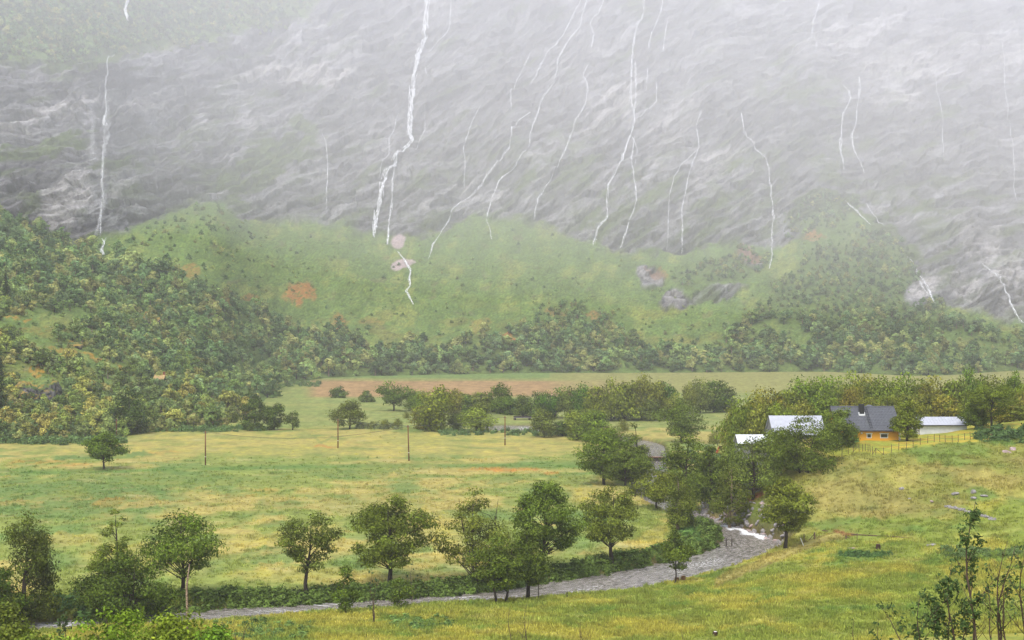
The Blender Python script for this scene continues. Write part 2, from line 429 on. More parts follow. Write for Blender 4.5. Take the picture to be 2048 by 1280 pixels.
# ------------------------------------------------------------------ mountain masks in photograph coordinates (what grows where)
def blobs(px, row, lst, seed=3, warp=14.0, wl=40.0):
    wx = px + warp * fbm(px / wl, row / wl, 3, seed); wy = row + warp * fbm(px / wl + 9, row / wl + 4, 3, seed + 50)
    m = np.zeros(np.broadcast(px, row).shape)
    for cx, cy_, rx, ry, ang, st in lst:
        a = math.radians(ang); c, s_ = math.cos(a), math.sin(a)
        dx, dy = wx - cx, wy - cy_
        u = (dx * c - dy * s_) / rx; v = (dx * s_ + dy * c) / ry
        m = np.maximum(m, st * (1 - sstep(0.75, 1.1, np.sqrt(u * u + v * v))))
    return m
PALE = [(125, 405, 75, 42, 52, 1.0), (600, 148, 110, 22, -4, 1.0), (500, 140, 60, 16, 12, .8), (110, 222, 90, 16, 14, .85), (275, 215, 55, 14, -3, .8),
        (25, 250, 60, 10, 4, .7), (330, 190, 60, 8, 12, .6), (240, 375, 40, 14, 30, .7), (410, 265, 22, 26, 60, .5), (490, 240, 26, 20, 20, .5),
        (1220, 215, 90, 30, 40, .6), (1345, 255, 90, 40, 45, .5), (1430, 330, 70, 26, 35, .6), (1900, 110, 200, 50, 4, .6), (1700, 70, 120, 40, 20, .5),
        (1800, 195, 80, 14, 20, .6), (1960, 480, 50, 45, 30, .8), (1930, 570, 30, 40, 60, .7), (2010, 560, 50, 40, 50, .6), (1850, 575, 45, 22, 30, .7),
        (2030, 620, 40, 40, 50, .5), (1300, 552, 18, 34, 70, .9), (1350, 600, 30, 20, 30, .8), (900, 395, 70, 14, 30, .4), (1000, 390, 36, 12, 30, .5)]
DARK = [(230, 160, 190, 22, 4, .8), (60, 190, 120, 26, 10, .8), (300, 245, 200, 22, 10, .5), (300, 400, 170, 40, 22, .95), (60, 330, 70, 26, 25, .5), (40, 400, 50, 50, 0, .6), (520, 425, 50, 26, 0, .6),
        (730, 130, 70, 16, 10, .5), (1560, 250, 120, 30, 0, .5), (1760, 240, 90, 18, 5, .5), (1420, 585, 60, 14, 15, .7), (1740, 360, 160, 22, 4, .5)]
GREENROCK = [(560, 310, 120, 50, 35, .95), (90, 290, 110, 22, 12, .9), (150, 120, 140, 22, 4, .9), (480, 370, 60, 40, 30, .8), (880, 320, 130, 60, 30, .35), (1120, 330, 110, 60, 30, .5), (1000, 310, 80, 40, 30, .4), (1250, 420, 160, 60, 30, .5),
             (1500, 350, 100, 60, 20, .55), (1600, 180, 110, 45, -5, .6), (1640, 290, 90, 30, 0, .5), (1820, 400, 150, 26, -10, .6), (800, 430, 50, 16, 20, .4), (1440, 430, 90, 40, 20, .5),
             (340, 300, 200, 40, 15, .45), (450, 220, 140, 40, 15, .4), (1650, 420, 90, 40, 10, 1.0), (1750, 500, 120, 70, -30, 1.0)]
SCREE = [(600, 588, 34, 26, 20, 1.0), (380, 540, 26, 14, 0, .6), (440, 600, 30, 18, 0, .5), (500, 598, 16, 12, 0, .6), (680, 645, 20, 20, 60, .8), (1012, 676, 34, 10, -12, 1.0), (1110, 626, 30, 8, -20, .5), (1190, 632, 12, 8, 0, .6),
         (960, 650, 26, 14, 20, .35), (1628, 470, 22, 10, -10, .9), (1500, 515, 30, 14, -25, .7), (740, 640, 26, 10, 0, .3), (1315, 545, 8, 26, 70, .6)]
PINK = [(797, 483, 16, 14, 20, 1.0), (803, 528, 12, 22, 100, 1.0), (823, 522, 4, 9, 90, .9)]
ORANGE = [(190, 715, 30, 6, -25, 1.0), (250, 738, 26, 5, -25, .9), (75, 742, 14, 16, -30, .9), (60, 778, 34, 16, -25, .8), (150, 685, 14, 10, 0, .7), (20, 636, 20, 6, -8, .8), (110, 700, 60, 6, -6, .6), (55, 640, 10, 4, 0, .8), (215, 772, 12, 4, 0, .7), (190, 810, 26, 6, -14, .6), (75, 660, 40, 8, 0, .3)]
def forest_mask(px, row):
    """1 where trees stand close"""
    n = fbm(px / 60, row / 35, 3, 71); n2 = fbm(px / 22, row / 14, 2, 72)
    up = np.interp(px, [-300, 0, 70, 200, 260, 330, 450, 560, 640, 720, 860, 960, 1050, 1150, 1250, 1330, 1420, 1480, 1560, 1640, 1700, 1800, 1860, 1900, 2048, 2600],
                   [415, 425, 462, 508, 520, 548, 590, 636, 662, 678, 690, 672, 640, 610, 640, 690, 700, 640, 560, 480, 462, 470, 560, 632, 668, 690])
    m = sstep(-14, 14, row - up + 34 * n + 12 * n2)
    bare = blobs(px, row, [(60, 655, 150, 26, 6, .85), (150, 715, 140, 24, -18, .88), (60, 770, 70, 36, -20, .95), (220, 770, 60, 14, -14, .6), (1000, 668, 60, 12, -8, .8), (1290, 665, 80, 30, -20, .7), (1960, 690, 110, 16, -12, .5), (1560, 665, 70, 18, -10, .6), (760, 655, 50, 16, 0, .6)], 77, 16, 50)
    m = m * (1 - bare)
    top = sstep(20, -20, row - np.interp(px, [-300, 0, 200, 400, 480, 620, 700], [130, 128, 118, 92, 70, 30, -60]) + 26 * n)
    hump = blobs(px, row, [(1460, 535, 95, 32, 10, 1.0), (1385, 555, 40, 18, 20, .9), (1640, 430, 90, 40, 20, .8)], 79, 16, 40)
    m = np.maximum(np.maximum(m, top * 0.95), hump)
    rock = blobs(px, row, [(1960, 480, 60, 50, 30, 1.0), (1930, 580, 34, 44, 60, 1.0), (2015, 580, 56, 52, 50, 1.0), (1850, 578, 50, 24, 30, 1.0), (600, 588, 34, 24, 20, .9)], 5, 10, 40)
    return np.clip(m * (1 - rock), 0, 1)

def rock_mask(px, row):
    tr = talus_row(px); n = fbm(px / 45, row / 30, 4, 61)
    m = sstep(10, -10, row - tr + 20 * n)
    m = m * (1 - sstep(14, -14, row - np.interp(px, [-300, 0, 200, 400, 480, 620, 700], [126, 124, 116, 90, 66, 26, -70]) + 22 * n))
    extra = blobs(px, row, [(1300, 552, 20, 36, 70, 1.0), (1350, 600, 32, 22, 30, 1.0), (1430, 588, 70, 16, 14, .9), (1850, 578, 52, 24, 30, 1.0), (1930, 580, 36, 44, 60, 1.0), (2015, 590, 60, 56, 50, 1.0), (1960, 480, 66, 50, 30, 1.0), (1545, 470, 60, 26, 10, 1.0), (1500, 520, 34, 14, -25, .9)], 63, 12, 40)
    return np.clip(np.maximum(m, extra), 0, 1)

def strata(px, row):
    """coordinates along and across the rock layers, in photograph pixels"""
    gp = np.arange(-1000, 3000, 5.0); gt = np.radians(np.interp(gp, [0, 350, 600, 900, 1300, 1500, 1700, 2048], [10, 15, 24, 31, 34, 28, 16, 12]))
    gt = np.convolve(np.pad(gt, 30, 'edge'), np.ones(61) / 61, 'valid')
    th = np.interp(px, gp, gt); Cc = np.interp(px, gp, np.cumsum(np.cos(gt)) * 5.0); Ss = np.interp(px, gp, np.cumsum(np.sin(gt)) * 5.0)
    wx = 16 * fbm(px / 200, row / 200, 2, 81); wy = row - 300 + 16 * fbm(px / 170 + 7, row / 170, 2, 82)
    u = Cc + wx - wy * np.sin(th); v = Ss + wy * np.cos(th)
    return u, v

# mountain mesh grid
MPX = np.r_[np.linspace(-900, -60, 90)[:-1], np.linspace(-60, 2110, 1010), np.linspace(2110, 2900, 80)[1:]]
MRW = np.r_[np.linspace(900, -30, 440), np.linspace(-30, -140, 24)[1:]]
PXg, RWg = np.meshgrid(MPX, MRW)
MP = mount0(PXg, RWg)
_RM = rock_mask(PXg, RWg); _FM = forest_mask(PXg, RWg)
_su, _sv = strata(PXg, RWg)
_saw = (_sv / 24 + 1.1 * fbm(_su / 90, _sv / 45, 4, 91)) % 1.0
_lay = (_saw - .5) * 1.3 * sstep(-.25, .45, fbm(_su / 70, _sv / 60, 3, 92)); _lay2 = fbm(_su / 26, _sv / 9, 4, 93, .6)
_wu = _su + 9 * fbm(_su / 30, _sv / 30, 3, 96); _wv = _sv + 5 * fbm(_su / 26 + 5, _sv / 26, 3, 99)
_c1, _e1 = worley(_wu / 58, _wv / 17, 1); _c2, _e2 = worley(_wu / 21, _wv / 7, 2)
_fade = sstep(0, 25, base_row(PXg) - RWg)
_disp = _fade * (_RM * (5.5 * _lay + 1.3 * _lay2 + 5.0 * (_c1 - .5) + 1.8 * (_c2 - .5) + 8.0 * fbm(PXg / 110, RWg / 110, 3, 95)) +
                 (1 - _RM) * (1.8 * fbm(PXg / 26, RWg / 14, 4, 97) + 3.0 * fbm(PXg / 90, RWg / 60, 2, 98) * sstep(800, 900, MP[..., 1])))
_disp *= np.clip(MP[..., 1] / 1100, 0.3, 1.0)
MD = MP + _disp[..., None] * np.array([0.0, -0.85, 0.53])

def msurf(px, row, off=0.0):
    """point of the finished mountain surface seen at a photograph pixel"""
    px = np.asarray(px, float); row = np.asarray(row, float)
    fi = np.interp(px, MPX, np.arange(len(MPX))); fj = np.interp(-row, -MRW, np.arange(len(MRW)))
    i = np.clip(fi.astype(int), 0, len(MPX) - 2); j = np.clip(fj.astype(int), 0, len(MRW) - 2)
    a = (fi - i)[..., None]; b = (fj - j)[..., None]
    p = (MD[j, i] * (1 - a) + MD[j, i + 1] * a) * (1 - b) + (MD[j + 1, i] * (1 - a) + MD[j + 1, i + 1] * a) * b
    return p + off * np.array([0.0, -0.85, 0.53])
# ------------------------------------------------------------------ mountain mesh and colour
def build_mountain():
    nR, nC = PXg.shape
    idx = np.arange(nR * nC).reshape(nR, nC)
    f = np.stack([idx[:-1, :-1], idx[:-1, 1:], idx[1:, 1:], idx[1:, :-1]], -1).reshape(-1, 4)
    pale = blobs(PXg, RWg, PALE, 11); dark = blobs(PXg, RWg, DARK, 13); grk = blobs(PXg, RWg, GREENROCK, 15, 22, 50)
    scree = blobs(PXg, RWg, SCREE, 17, 12, 22); pink = blobs(PXg, RWg, PINK, 19, 4, 20); orange = blobs(PXg, RWg, ORANGE, 21, 10, 30)
    u, v = _su, _sv
    fine = fbm(u / 10, v / 4.0, 3, 101, 0.65); mid = fbm(u / 46, v / 12, 4, 103, 0.6); big = fbm(u / 160, v / 60, 4, 105)
    slab = sstep(.06, .26, fbm(u / 75, v / 24, 4, 106, .55))
    brk = sstep(-.1, .35, fbm(PXg / 26, RWg / 26, 2, 108))
    crack = sstep(.80, .97, 1 - np.abs(perlin(u / 36 + .4 * mid, v / 9, 107)) * 1.6) * brk
    crack = np.maximum(crack, .7 * sstep(.82, .97, 1 - np.abs(perlin(u / 9 + 1.5 * mid, v / 26, 112)) * 1.6) * sstep(.1, .5, fbm(PXg / 30, RWg / 30, 2, 114)))
    val = 0.165 * np.exp(0.65 * big + 0.24 * mid + 0.28 * fine + .5 * (_c1 - .5) + .4 * (_c2 - .5)) * (1 + .32 * slab)
    val = val * (1 + 1.0 * pale * sstep(-0.4, 0.35, mid + 0.7 * fine + 0.3)) * (1 - 0.72 * dark * sstep(0.5, -0.3, mid))
    val = val * (1 - 0.45 * crack) * (1 - .45 * sstep(.10, .02, _e1) * brk) * (1 - .3 * sstep(.12, .02, _e2)) * (1 - .28 * sstep(.2, .6, fbm(PXg / 6, RWg / 80, 3, 116)) * sstep(-.1, .3, big))
    vst = fbm(PXg / 3.2, RWg / 60, 3, 109)
    val = val * (1 + 0.25 * vst * dark) + 0.25 * dark * sstep(0.55, 0.8, vst) * sstep(0.2, 0.6, fbm(PXg / 20, RWg / 14, 2, 110))
    val = np.clip(val, 0.02, 0.40)
    rock = val[..., None] * np.array([1.0, 0.97, 0.98])
    rock = mixc(rock, val[..., None] * np.array([1.06, 1.0, 0.97]), pale)
    moss = np.array([0.085, 0.115, 0.035])[None, None] * (1 + 0.4 * mid + 0.3 * fine)[..., None]
    gm = np.clip(grk * 1.1 * sstep(-0.35, 0.35, mid * 0.8 + fbm(PXg / 30, RWg / 20, 3, 111) + grk - 0.55) + 0.75 * sstep(0.1, 0.6, fbm(u / 90, v / 26, 4, 113) + 0.25 * sstep(200, 420, RWg) - 0.1), 0, 1)
    rock = mixc(rock, moss, gm * (1 - 0.85 * pale))
    n1 = fbm(PXg / 70, RWg / 40, 4, 121); n2 = fbm(PXg / 9, RWg / 5, 3, 123); n3 = fbm(PXg / 3.2, RWg / 2.0, 2, 124)
    n5 = fbm(PXg / 30 + RWg / 60, RWg / 40, 3, 127)
    g = np.array([0.135, 0.21, 0.068])[None, None] * np.ones(PXg.shape + (1,))
    g = mixc(g, np.array([0.195, 0.24, 0.08]), sstep(0.0, 0.5, n1 + .4 * n5)); g = mixc(g, np.array([0.085, 0.145, 0.055]), sstep(0.0, 0.5, n2 - 0.3 * n1 + .2 * n3) * .9)
    g = mixc(g, np.array([0.09, 0.145, 0.055]), sstep(.15, .5, fbm(PXg / 20, RWg / 9, 4, 128, .6)) * .7)
    g = mixc(g, np.array([0.19, 0.18, 0.06]), sstep(560, 680, RWg) * sstep(0.1, 0.5, fbm(PXg / 90, RWg / 30, 3, 125)) * 0.6)
    g = mixc(g, np.array([0.16, 0.14, 0.10]), sstep(.35, .7, fbm(PXg / 34, RWg / 22, 4, 129)) * .5)
    g = g * (1 + 0.55 * n3 + 0.3 * n2 + .25 * n5)[..., None]
    fl = np.array([0.10, 0.155, 0.05])[None, None] * (1 + 0.4 * n2 + 0.3 * n3)[..., None]
    left = sstep(650, 350, MP[..., 1] * 1.0 - 0 * PXg) * 0 + sstep(620, 480, MP[..., 1])
    fl = mixc(fl, np.array([0.12, 0.145, 0.035]) * (1 + 0.4 * n2)[..., None], left * 0.8)
    g = mixc(g, fl, _FM * 0.85)
    g = mixc(g, np.array([0.30, 0.155, 0.06]) * (1 + 0.3 * n3)[..., None], scree * sstep(-0.6, 0.1, n2 + 0.4 * n3))
    g = mixc(g, np.array([0.33, 0.20, 0.045]) * (1 + 0.3 * n3)[..., None], orange * sstep(-0.5, 0.2, n2))
    g = g * np.array([1.06, 1.0, .74])
    c = mixc(g, rock, _RM)
    c = mixc(c, np.array([0.42, 0.33, 0.32]) * (1 + 0.25 * n3)[..., None], pink)
    c = mixc(c, np.array([0.33, 0.17, 0.08]) * (1 + 0.3 * n3)[..., None], scree * (_RM > 0.5) * 0.8)
    c = np.clip(c, 0.01, 0.7)
    me = mesh_np('mountain', MD.reshape(-1, 3), f, mat_ground('mountain_ground', 0.11, 0.5, 0.7, 1.2, 0.22), True)
    vattr(me, 'tint', c.reshape(-1, 3))
    o = obj('mountain', me); tag(o, 'steep misty mountainside of grey rock above green scree slopes', kind='structure')
build_mountain()

# ------------------------------------------------------------------ valley floor
ORANGEF = [(1000, 938, 90, 5, 0, 1.0), (1110, 950, 26, 4, -6, .8), (650, 893, 26, 3, 0, .9), (520, 985, 40, 8, 8, .4), (220, 1005, 40, 10, 10, .5), (715, 886, 30, 3, 0, .5), (80, 925, 70, 6, 0, .5), (330, 905, 40, 4, 0, .4), (130, 928, 60, 5, 0, .5)]
GREENF = [(100, 1000, 300, 44, 0, .9), (300, 960, 240, 16, 0, .7), (560, 1010, 60, 10, 0, .6), (570, 1050, 50, 8, 0, .7), (545, 1110, 60, 16, -4, .8), (170, 1130, 40, 12, 0, .8), (300, 1045, 50, 7, 0, .7), (520, 1115, 50, 12, 0, .8),
          (270, 906, 50, 4, 0, .9), (130, 915, 24, 4, 0, .9), (70, 920, 26, 3, 0, .8), (720, 945, 140, 8, 0, .5), (1010, 960, 40, 8, 0, .6), (1170, 1050, 60, 22, 20, .8), (1180, 960, 30, 10, 30, .8), (1000, 1070, 90, 20, 0, .3), (750, 1010, 120, 24, 0, .35),
          (640, 878, 60, 3, 0, .5), (720, 800, 80, 10, 0, .5), (690, 788, 60, 5, 0, .7), (380, 1090, 30, 10, 0, .5), (1150, 1100, 40, 10, 20, .5)]
YELF = [(400, 885, 420, 26, 0, .7), (800, 890, 420, 28, 0, .7), (560, 1085, 140, 20, 0, .7), (300, 1120, 160, 40, 0, .5), (860, 1060, 90, 40, 0, .7), (1190, 985, 46, 34, 20, .9), (1300, 1075, 40, 20, 30, .6), (600, 1150, 160, 16, 0, .6), (120, 1080, 90, 14, 0, .7), (1250, 905, 80, 10, 0, .5)]
HILLG = [(1900, 905, 120, 30, -8, .8), (1760, 1050, 170, 16, 0, .85), (2000, 1055, 90, 20, 0, .5), (1950, 990, 46, 16, 0, .9), (1720, 1115, 70, 12, 0, 1.0), (1960, 1112, 110, 12, 0, .95), (1880, 1160, 60, 20, -20, .6), (1480, 1150, 90, 20, 14, .6), (1300, 1200, 120, 16, 10, .5), (1420, 1240, 90, 18, 0, .5), (1540, 1010, 70, 26, 20, .7), (1390, 1085, 46, 30, 0, .7), (830, 1250, 60, 14, 0, .8), (560, 1262, 70, 14, 0, .7), (1180, 1240, 60, 16, 0, .5), (1990, 875, 60, 14, -10, 1.0)]
HILLB = [(1720, 1000, 150, 40, -6, .9), (1830, 1015, 110, 30, 0, .8), (1700, 950, 80, 26, 10, .7), (1950, 950, 110, 26, -8, .8), (2020, 925, 60, 22, 0, 1.0), (1840, 950, 80, 20, 0, .5)]
def ground_tint(X, Y, Z, rd):
    px = px_of(X, Y); row = HR + (HC - Z) * F / np.maximum(Y, 1)
    row0 = HR + HC * F / np.maximum(Y, 1)
    n1 = fbm(X / 40, Y / 40, 4, 201); n2 = fbm(X / 9, Y / 12, 4, 203); n3 = fbm(X / 2.4, Y / 3.4, 3, 205); n4 = fbm(X / 120, Y / 120, 2, 207)
    one = np.ones(X.shape + (1,))
    strawc = np.array([0.335, 0.295, 0.115]); yel = np.array([0.34, 0.30, 0.06]); grn = np.array([0.125, 0.205, 0.07]); ygr = np.array([0.205, 0.25, 0.075]); dgr = np.array([0.065, 0.125, 0.035]); org = np.array([0.40, 0.17, 0.045]); pal = np.array([0.40, 0.37, 0.20])
    c = ygr * one
    c = mixc(c, strawc, sstep(-0.15, 0.35, n2 * 0.8 + n1)); c = mixc(c, grn, sstep(0.05, 0.5, fbm(X / 14, Y / 18, 4, 211)) * 0.8)
    gf = blobs(px, row, GREENF, 213, 10, 30); yf = blobs(px, row, YELF, 215, 12, 40); of = blobs(px, row, ORANGEF, 217, 6, 30)
    c = mixc(c, strawc * 1.05, yf * sstep(-0.5, 0.2, n2 + 0.3) * 0.8); c = mixc(c, yel, yf * sstep(0.1, 0.5, n3 + n2) * 0.6)
    c = mixc(c, grn * 0.9, gf * sstep(-0.4, 0.25, n2 + 0.5 * n3 + 0.1))
    c = mixc(c, dgr * 1.3, gf * sstep(0.3, 0.7, fbm(X / 5, Y / 7, 3, 219)) * 0.7)
    c = mixc(c, pal, sstep(0.35, 0.75, fbm(X / 12, Y / 7, 4, 221)) * 0.6)
    c = mixc(c, org, of * .75 * sstep(-0.2, 0.4, n2 + 0.6 * n3 + 0.1))
    # ditch line along the field track
    line = np.interp(px, [-100, 0, 200, 410, 620, 820, 1000, 1160, 1200], [943, 941, 939, 934, 929, 928, 927, 929, 931])
    c = mixc(c, dgr * 1.5, np.exp(-((row - line - 4) / 5.0) ** 2) * (px < 1200) * sstep(-0.5, 0.2, n2 + 0.2) * 0.9)
    # far strips of the valley floor
    far = sstep(800, 792, row) * (px > 540)
    c = mixc(c, np.array([0.20, 0.245, 0.095]) * one, sstep(858, 850, row) * 0.75 * (px > 500))
    till = sstep(797, 790, row + 3 * n1) * sstep(758, 764, row + 2 * n1) * sstep(600, 640, px) * sstep(1330, 1150, px)
    c = mixc(c, np.array([0.33, 0.215, 0.13]) * (1 + 0.25 * n2)[..., None], till * 0.95)
    c = mixc(c, np.array([0.27, 0.26, 0.11]), sstep(1080, 1160, px) * sstep(790, 780, row) * 0.7)
    c = mixc(c, grn * 1.1, sstep(758, 754, row) * (px < 1100) * 0.8)
    # near bank, hillside, lawn
    near = sstep(150, 130, Y) + (rd > 0) * (Y < np.interp(px, [-200, 1400, 1560, 1700, 3000], [160, 185, 205, 205, 200])) * 1.0
    near = np.clip(near, 0, 1)
    hill = (px > 1400) * (Z > 0.9) * (Y < 300) * 1.0
    nb = mixc(np.array([0.18, 0.225, 0.05]) * one, np.array([0.27, 0.26, 0.058]), sstep(-0.3, 0.4, n2 + 0.5 * n1))
    nb = mixc(nb, np.array([0.36, 0.34, 0.12]), sstep(.2, .6, fbm(X / 5, Y / 5, 4, 229)) * .5); nb = mixc(nb, np.array([0.11, 0.185, 0.045]), sstep(0.15, 0.55, fbm(X / 6, Y / 8, 4, 223)) * 0.8)
    c = mixc(c, nb, near)
    hc = mixc(np.array([0.20, 0.215, 0.06]) * one, np.array([0.255, 0.245, 0.075]), sstep(-0.3, 0.4, n2 + n1)); hc = mixc(hc, np.array([0.12, 0.175, 0.045]), sstep(.15, .55, fbm(X / 7, Y / 7, 4, 235)) * .6)
    c = mixc(c, hc, hill * (1 - near))
    hg = blobs(px, row, HILLG, 225, 12, 30) * np.clip(near + hill + (px > 1340) * (row > 1000), 0, 1); hb = blobs(px, row, HILLB, 227, 14, 40) * hill
    c = mixc(c, np.array([0.22, 0.175, 0.085]) * (1 + 0.3 * n2)[..., None], hb * sstep(-0.3, 0.3, n2 + 0.3) * 0.45)
    c = mixc(c, np.array([0.10, 0.165, 0.04]) * (1 + 0.3 * n3)[..., None], hg * sstep(-0.4, 0.3, n2 + 0.3 * n3 + 0.1) * 0.9)
    frow = np.interp(px, [1600, 1683, 1719, 1752, 1783, 1828, 1880, 1940, 2000], [925, 913, 904, 911, 906, 893, 888, 884, 878])
    lawn = hill * (row < frow) * sstep(1640, 1670, px) * (Y < 275)
    lw = mixc(np.array([0.26, 0.29, 0.055]) * one, np.array([0.38, 0.30, 0.055]), sstep(-0.2, 0.5, n2 + 0.5 * np.sin(X * 1.2 + Y * 0.5)))
    c = mixc(c, lw, lawn * 0.92)
    # trodden track between the gateposts and its two ruts
    tr = np.array([(1400, 1180), (1480, 1145), (1560, 1112), (1610, 1092), (1650, 1078), (1680, 1070)], float)
    tl = np.interp(px, tr[:, 0], tr[:, 1]); band = (px > 1430) * (px < 1690)
    c = mixc(c, np.array([0.36, 0.29, 0.13]), band * np.exp(-((row - tl) / 9.0) ** 2) * 0.7)
    for o_ in (-8, 7):
        c = mixc(c, np.array([0.16, 0.12, 0.05]), band * np.exp(-((row - tl - o_) / 1.6) ** 2) * 0.65)
    mud = blobs(px, row, [(1505, 997, 36, 6, 22, 1.0), (1690, 1066, 26, 4, -8, .8)], 231, 5, 20)
    c = mixc(c, np.array([0.22, 0.10, 0.05]), mud * (Y < 270))
    # earth of the river bank
    bankm = sstep(1.6, 0.6, rd) * (Y < 520)
    c = mixc(c, np.array([0.10, 0.075, 0.045]) * (1 + 0.4 * n3)[..., None], bankm * 0.9)
    c = c * (1 + 0.28 * n3 + 0.15 * n2)[..., None]
    return np.clip(c * np.array([1.05, 1.0, .76]), 0.01, 0.6)

def build_valley():
    px = np.r_[np.linspace(-900, -60, 70)[:-1], np.linspace(-60, 2110, 820), np.linspace(2110, 2900, 60)[1:]]
    Yr = HC * F / (np.linspace(1400, 738, 400) - HR)
    Y = np.r_[np.array([-40, 0, 4, 10, 18, 28, 40, 52, 64, 76, 88, 98, 108, 114, 119]), Yr[Yr > 121]]
    PX, YY = np.meshgrid(px, Y)
    XX = np.where(YY > 1, (PX - 1024) * YY / F, 0)
    XX = np.where(YY < 120, (PX - 1024) * (40 + np.maximum(YY, 0) * 80 / 120) / F, XX)
    rd = river_dist(XX, YY); Z = ground(XX, YY, rd)
    Z = np.where(YY < 1, 29.6, Z)
    c = ground_tint(XX, YY, Z, rd)
    nR, nC = PX.shape; idx = np.arange(nR * nC).reshape(nR, nC)
    f = np.stack([idx[:-1, :-1], idx[:-1, 1:], idx[1:, 1:], idx[1:, :-1]], -1).reshape(-1, 4)
    me = mesh_np('meadow', np.stack([XX, YY, Z], -1).reshape(-1, 3), f, mat_ground('meadow_ground', 0.8, 4.5, 0.6, 0.18, 0.28), True)
    vattr(me, 'tint', c.reshape(-1, 3))
    tag(obj('meadow', me), 'yellow green valley meadow and grassy banks either side of the river', kind='structure')
build_valley()

# ------------------------------------------------------------------ river
def build_river():
    n = len(RB); k = 14; t = np.linspace(-0.12, 1.12, k)
    P = RB[:, None, :] * (1 - t)[None, :, None] + LB[:, None, :] * t[None, :, None]
    s = np.r_[0, np.cumsum(np.linalg.norm(np.diff((RB + LB) / 2, axis=0), axis=1))]
    S = np.repeat(s[:, None], k, 1); T = np.repeat(t[None], n, 0)
    z = RW + 0.07 * fbm(S / 3.0, T * 4, 3, 301) + 0.05 * fbm(S / 1.2, T * 9, 2, 302)
    px = px_of(P[..., 0], P[..., 1]); row = HR + (HC - z) * F / P[..., 1]
    foam = blobs(px, row, [(1470, 1057, 34, 4, -14, 1.0), (1510, 1070, 30, 5, -12, 1.0), (1530, 1115, 14, 4, -20, .8), (1500, 1130, 16, 3, 10, .6), (660, 1207, 40, 3, 3, .7), (930, 1196, 40, 3, 3, .5), (560, 1222, 60, 3, 3, .4), (1180, 1178, 60, 4, 6, .35), (1400, 1130, 60, 8, 12, .3), (120, 1250, 60, 5, 4, .5), (1060, 858, 40, 3, 0, .4), (1000, 1195, 60, 3, 4, .3)], 303, 7, 16)
    idx = np.arange(n * k).reshape(n, k)
    f = np.stack([idx[:-1, :-1], idx[:-1, 1:], idx[1:, 1:], idx[1:, :-1]], -1).reshape(-1, 4)[:, ::-1]
    m, tr, b = new_mat('river_water'); L = tr.links.new
    b.inputs['Roughness'].default_value = 0.12; b.inputs['Specular IOR Level'].default_value = 0.5
    uv = nd(tr, 'ShaderNodeAttribute', attribute_name='flow'); fo = nd(tr, 'ShaderNodeAttribute', attribute_name='foam')
    mp = nd(tr, 'ShaderNodeMapping'); mp.inputs['Scale'].default_value = (1.0, 1.0, 1.0); L(uv.outputs['Vector'], mp.inputs[0])
    n1 = nd(tr, 'ShaderNodeTexNoise'); n1.inputs['Scale'].default_value = 1.0; n1.inputs['Detail'].default_value = 6; n1.inputs['Roughness'].default_value = 0.7; n1.inputs['Distortion'].default_value = 0.6
    L(mp.outputs[0], n1.inputs['Vector'])
    n2 = nd(tr, 'ShaderNodeTexNoise'); n2.inputs['Scale'].default_value = 2.6; n2.inputs['Detail'].default_value = 5; n2.inputs['Roughness'].default_value = 0.7
    L(mp.outputs[0], n2.inputs['Vector'])
    bp = nd(tr, 'ShaderNodeBump'); bp.inputs['Strength'].default_value = 0.6; bp.inputs['Distance'].default_value = 0.25
    L(n1.outputs[0], bp.inputs['Height']); L(bp.outputs[0], b.inputs['Normal'])
    ad = nd(tr, 'ShaderNodeMath', operation='MULTIPLY_ADD'); L(fo.outputs['Fac'], ad.inputs[0]); ad.inputs[1].default_value = 0.30; L(n2.outputs[0], ad.inputs[2])
    mr = nd(tr, 'ShaderNodeMapRange'); mr.inputs[1].default_value = 0.62; mr.inputs[2].default_value = 0.74; L(ad.outputs[0], mr.inputs[0])
    cr = nd(tr, 'ShaderNodeValToRGB'); cr.color_ramp.elements[0].position = 0.36; cr.color_ramp.elements[0].color = (0.075, 0.062, 0.05, 1)
    cr.color_ramp.elements[1].position = 0.66; cr.color_ramp.elements[1].color = (0.40, 0.36, 0.32, 1); L(n1.outputs[0], cr.inputs[0])
    mx = nd(tr, 'ShaderNodeMix', data_type='RGBA'); L(mr.outputs[0], mx.inputs[0]); L(cr.outputs[0], mx.inputs[6]); mx.inputs[7].default_value = (0.78, 0.78, 0.78, 1)
    L(mx.outputs[2], b.inputs['Base Color'])
    rr = nd(tr, 'ShaderNodeMapRange'); rr.inputs[3].default_value = 0.14; rr.inputs[4].default_value = 0.8; L(mr.outputs[0], rr.inputs[0]); L(rr.outputs[0], b.inputs['Roughness'])
    me = mesh_np('river', np.dstack([P, z[..., None]]).reshape(-1, 3), f, m, True)
    vattr(me, 'foam', foam.ravel(), 'FLOAT')
    wid = np.linalg.norm(RB - LB, axis=1)
    vattr(me, 'flow', np.stack([S * 0.7, T * wid[:, None] * 1.6, 0 * S], -1).reshape(-1, 3), 'FLOAT_VECTOR')
    tag(obj('river', me), 'brown grey river winding past the meadow', kind='structure')
build_river()
# ------------------------------------------------------------------ trees
def prof(pts):
    a = np.array(pts, float)
    return lambda h: np.interp(h, a[:, 0], a[:, 1])
P_ROUND = prof([(0, .35), (.15, .75), (.4, 1), (.65, .92), (.85, .62), (1, .15)])
P_DOME = prof([(0, .7), (.2, 1), (.5, .95), (.8, .62), (1, .12)])
P_BIRCH = prof([(0, .55), (.2, .95), (.45, .9), (.7, .6), (.9, .3), (1, .06)])
P_CONE = prof([(0, .9), (.2, 1), (.5, .7), (.8, .36), (1, .04)])
P_FAN = prof([(0, .2), (.3, .7), (.6, 1), (.85, .8), (1, .25)])
P_BUSH = prof([(0, .9), (.3, 1), (.65, .85), (.9, .5), (1, .15)])

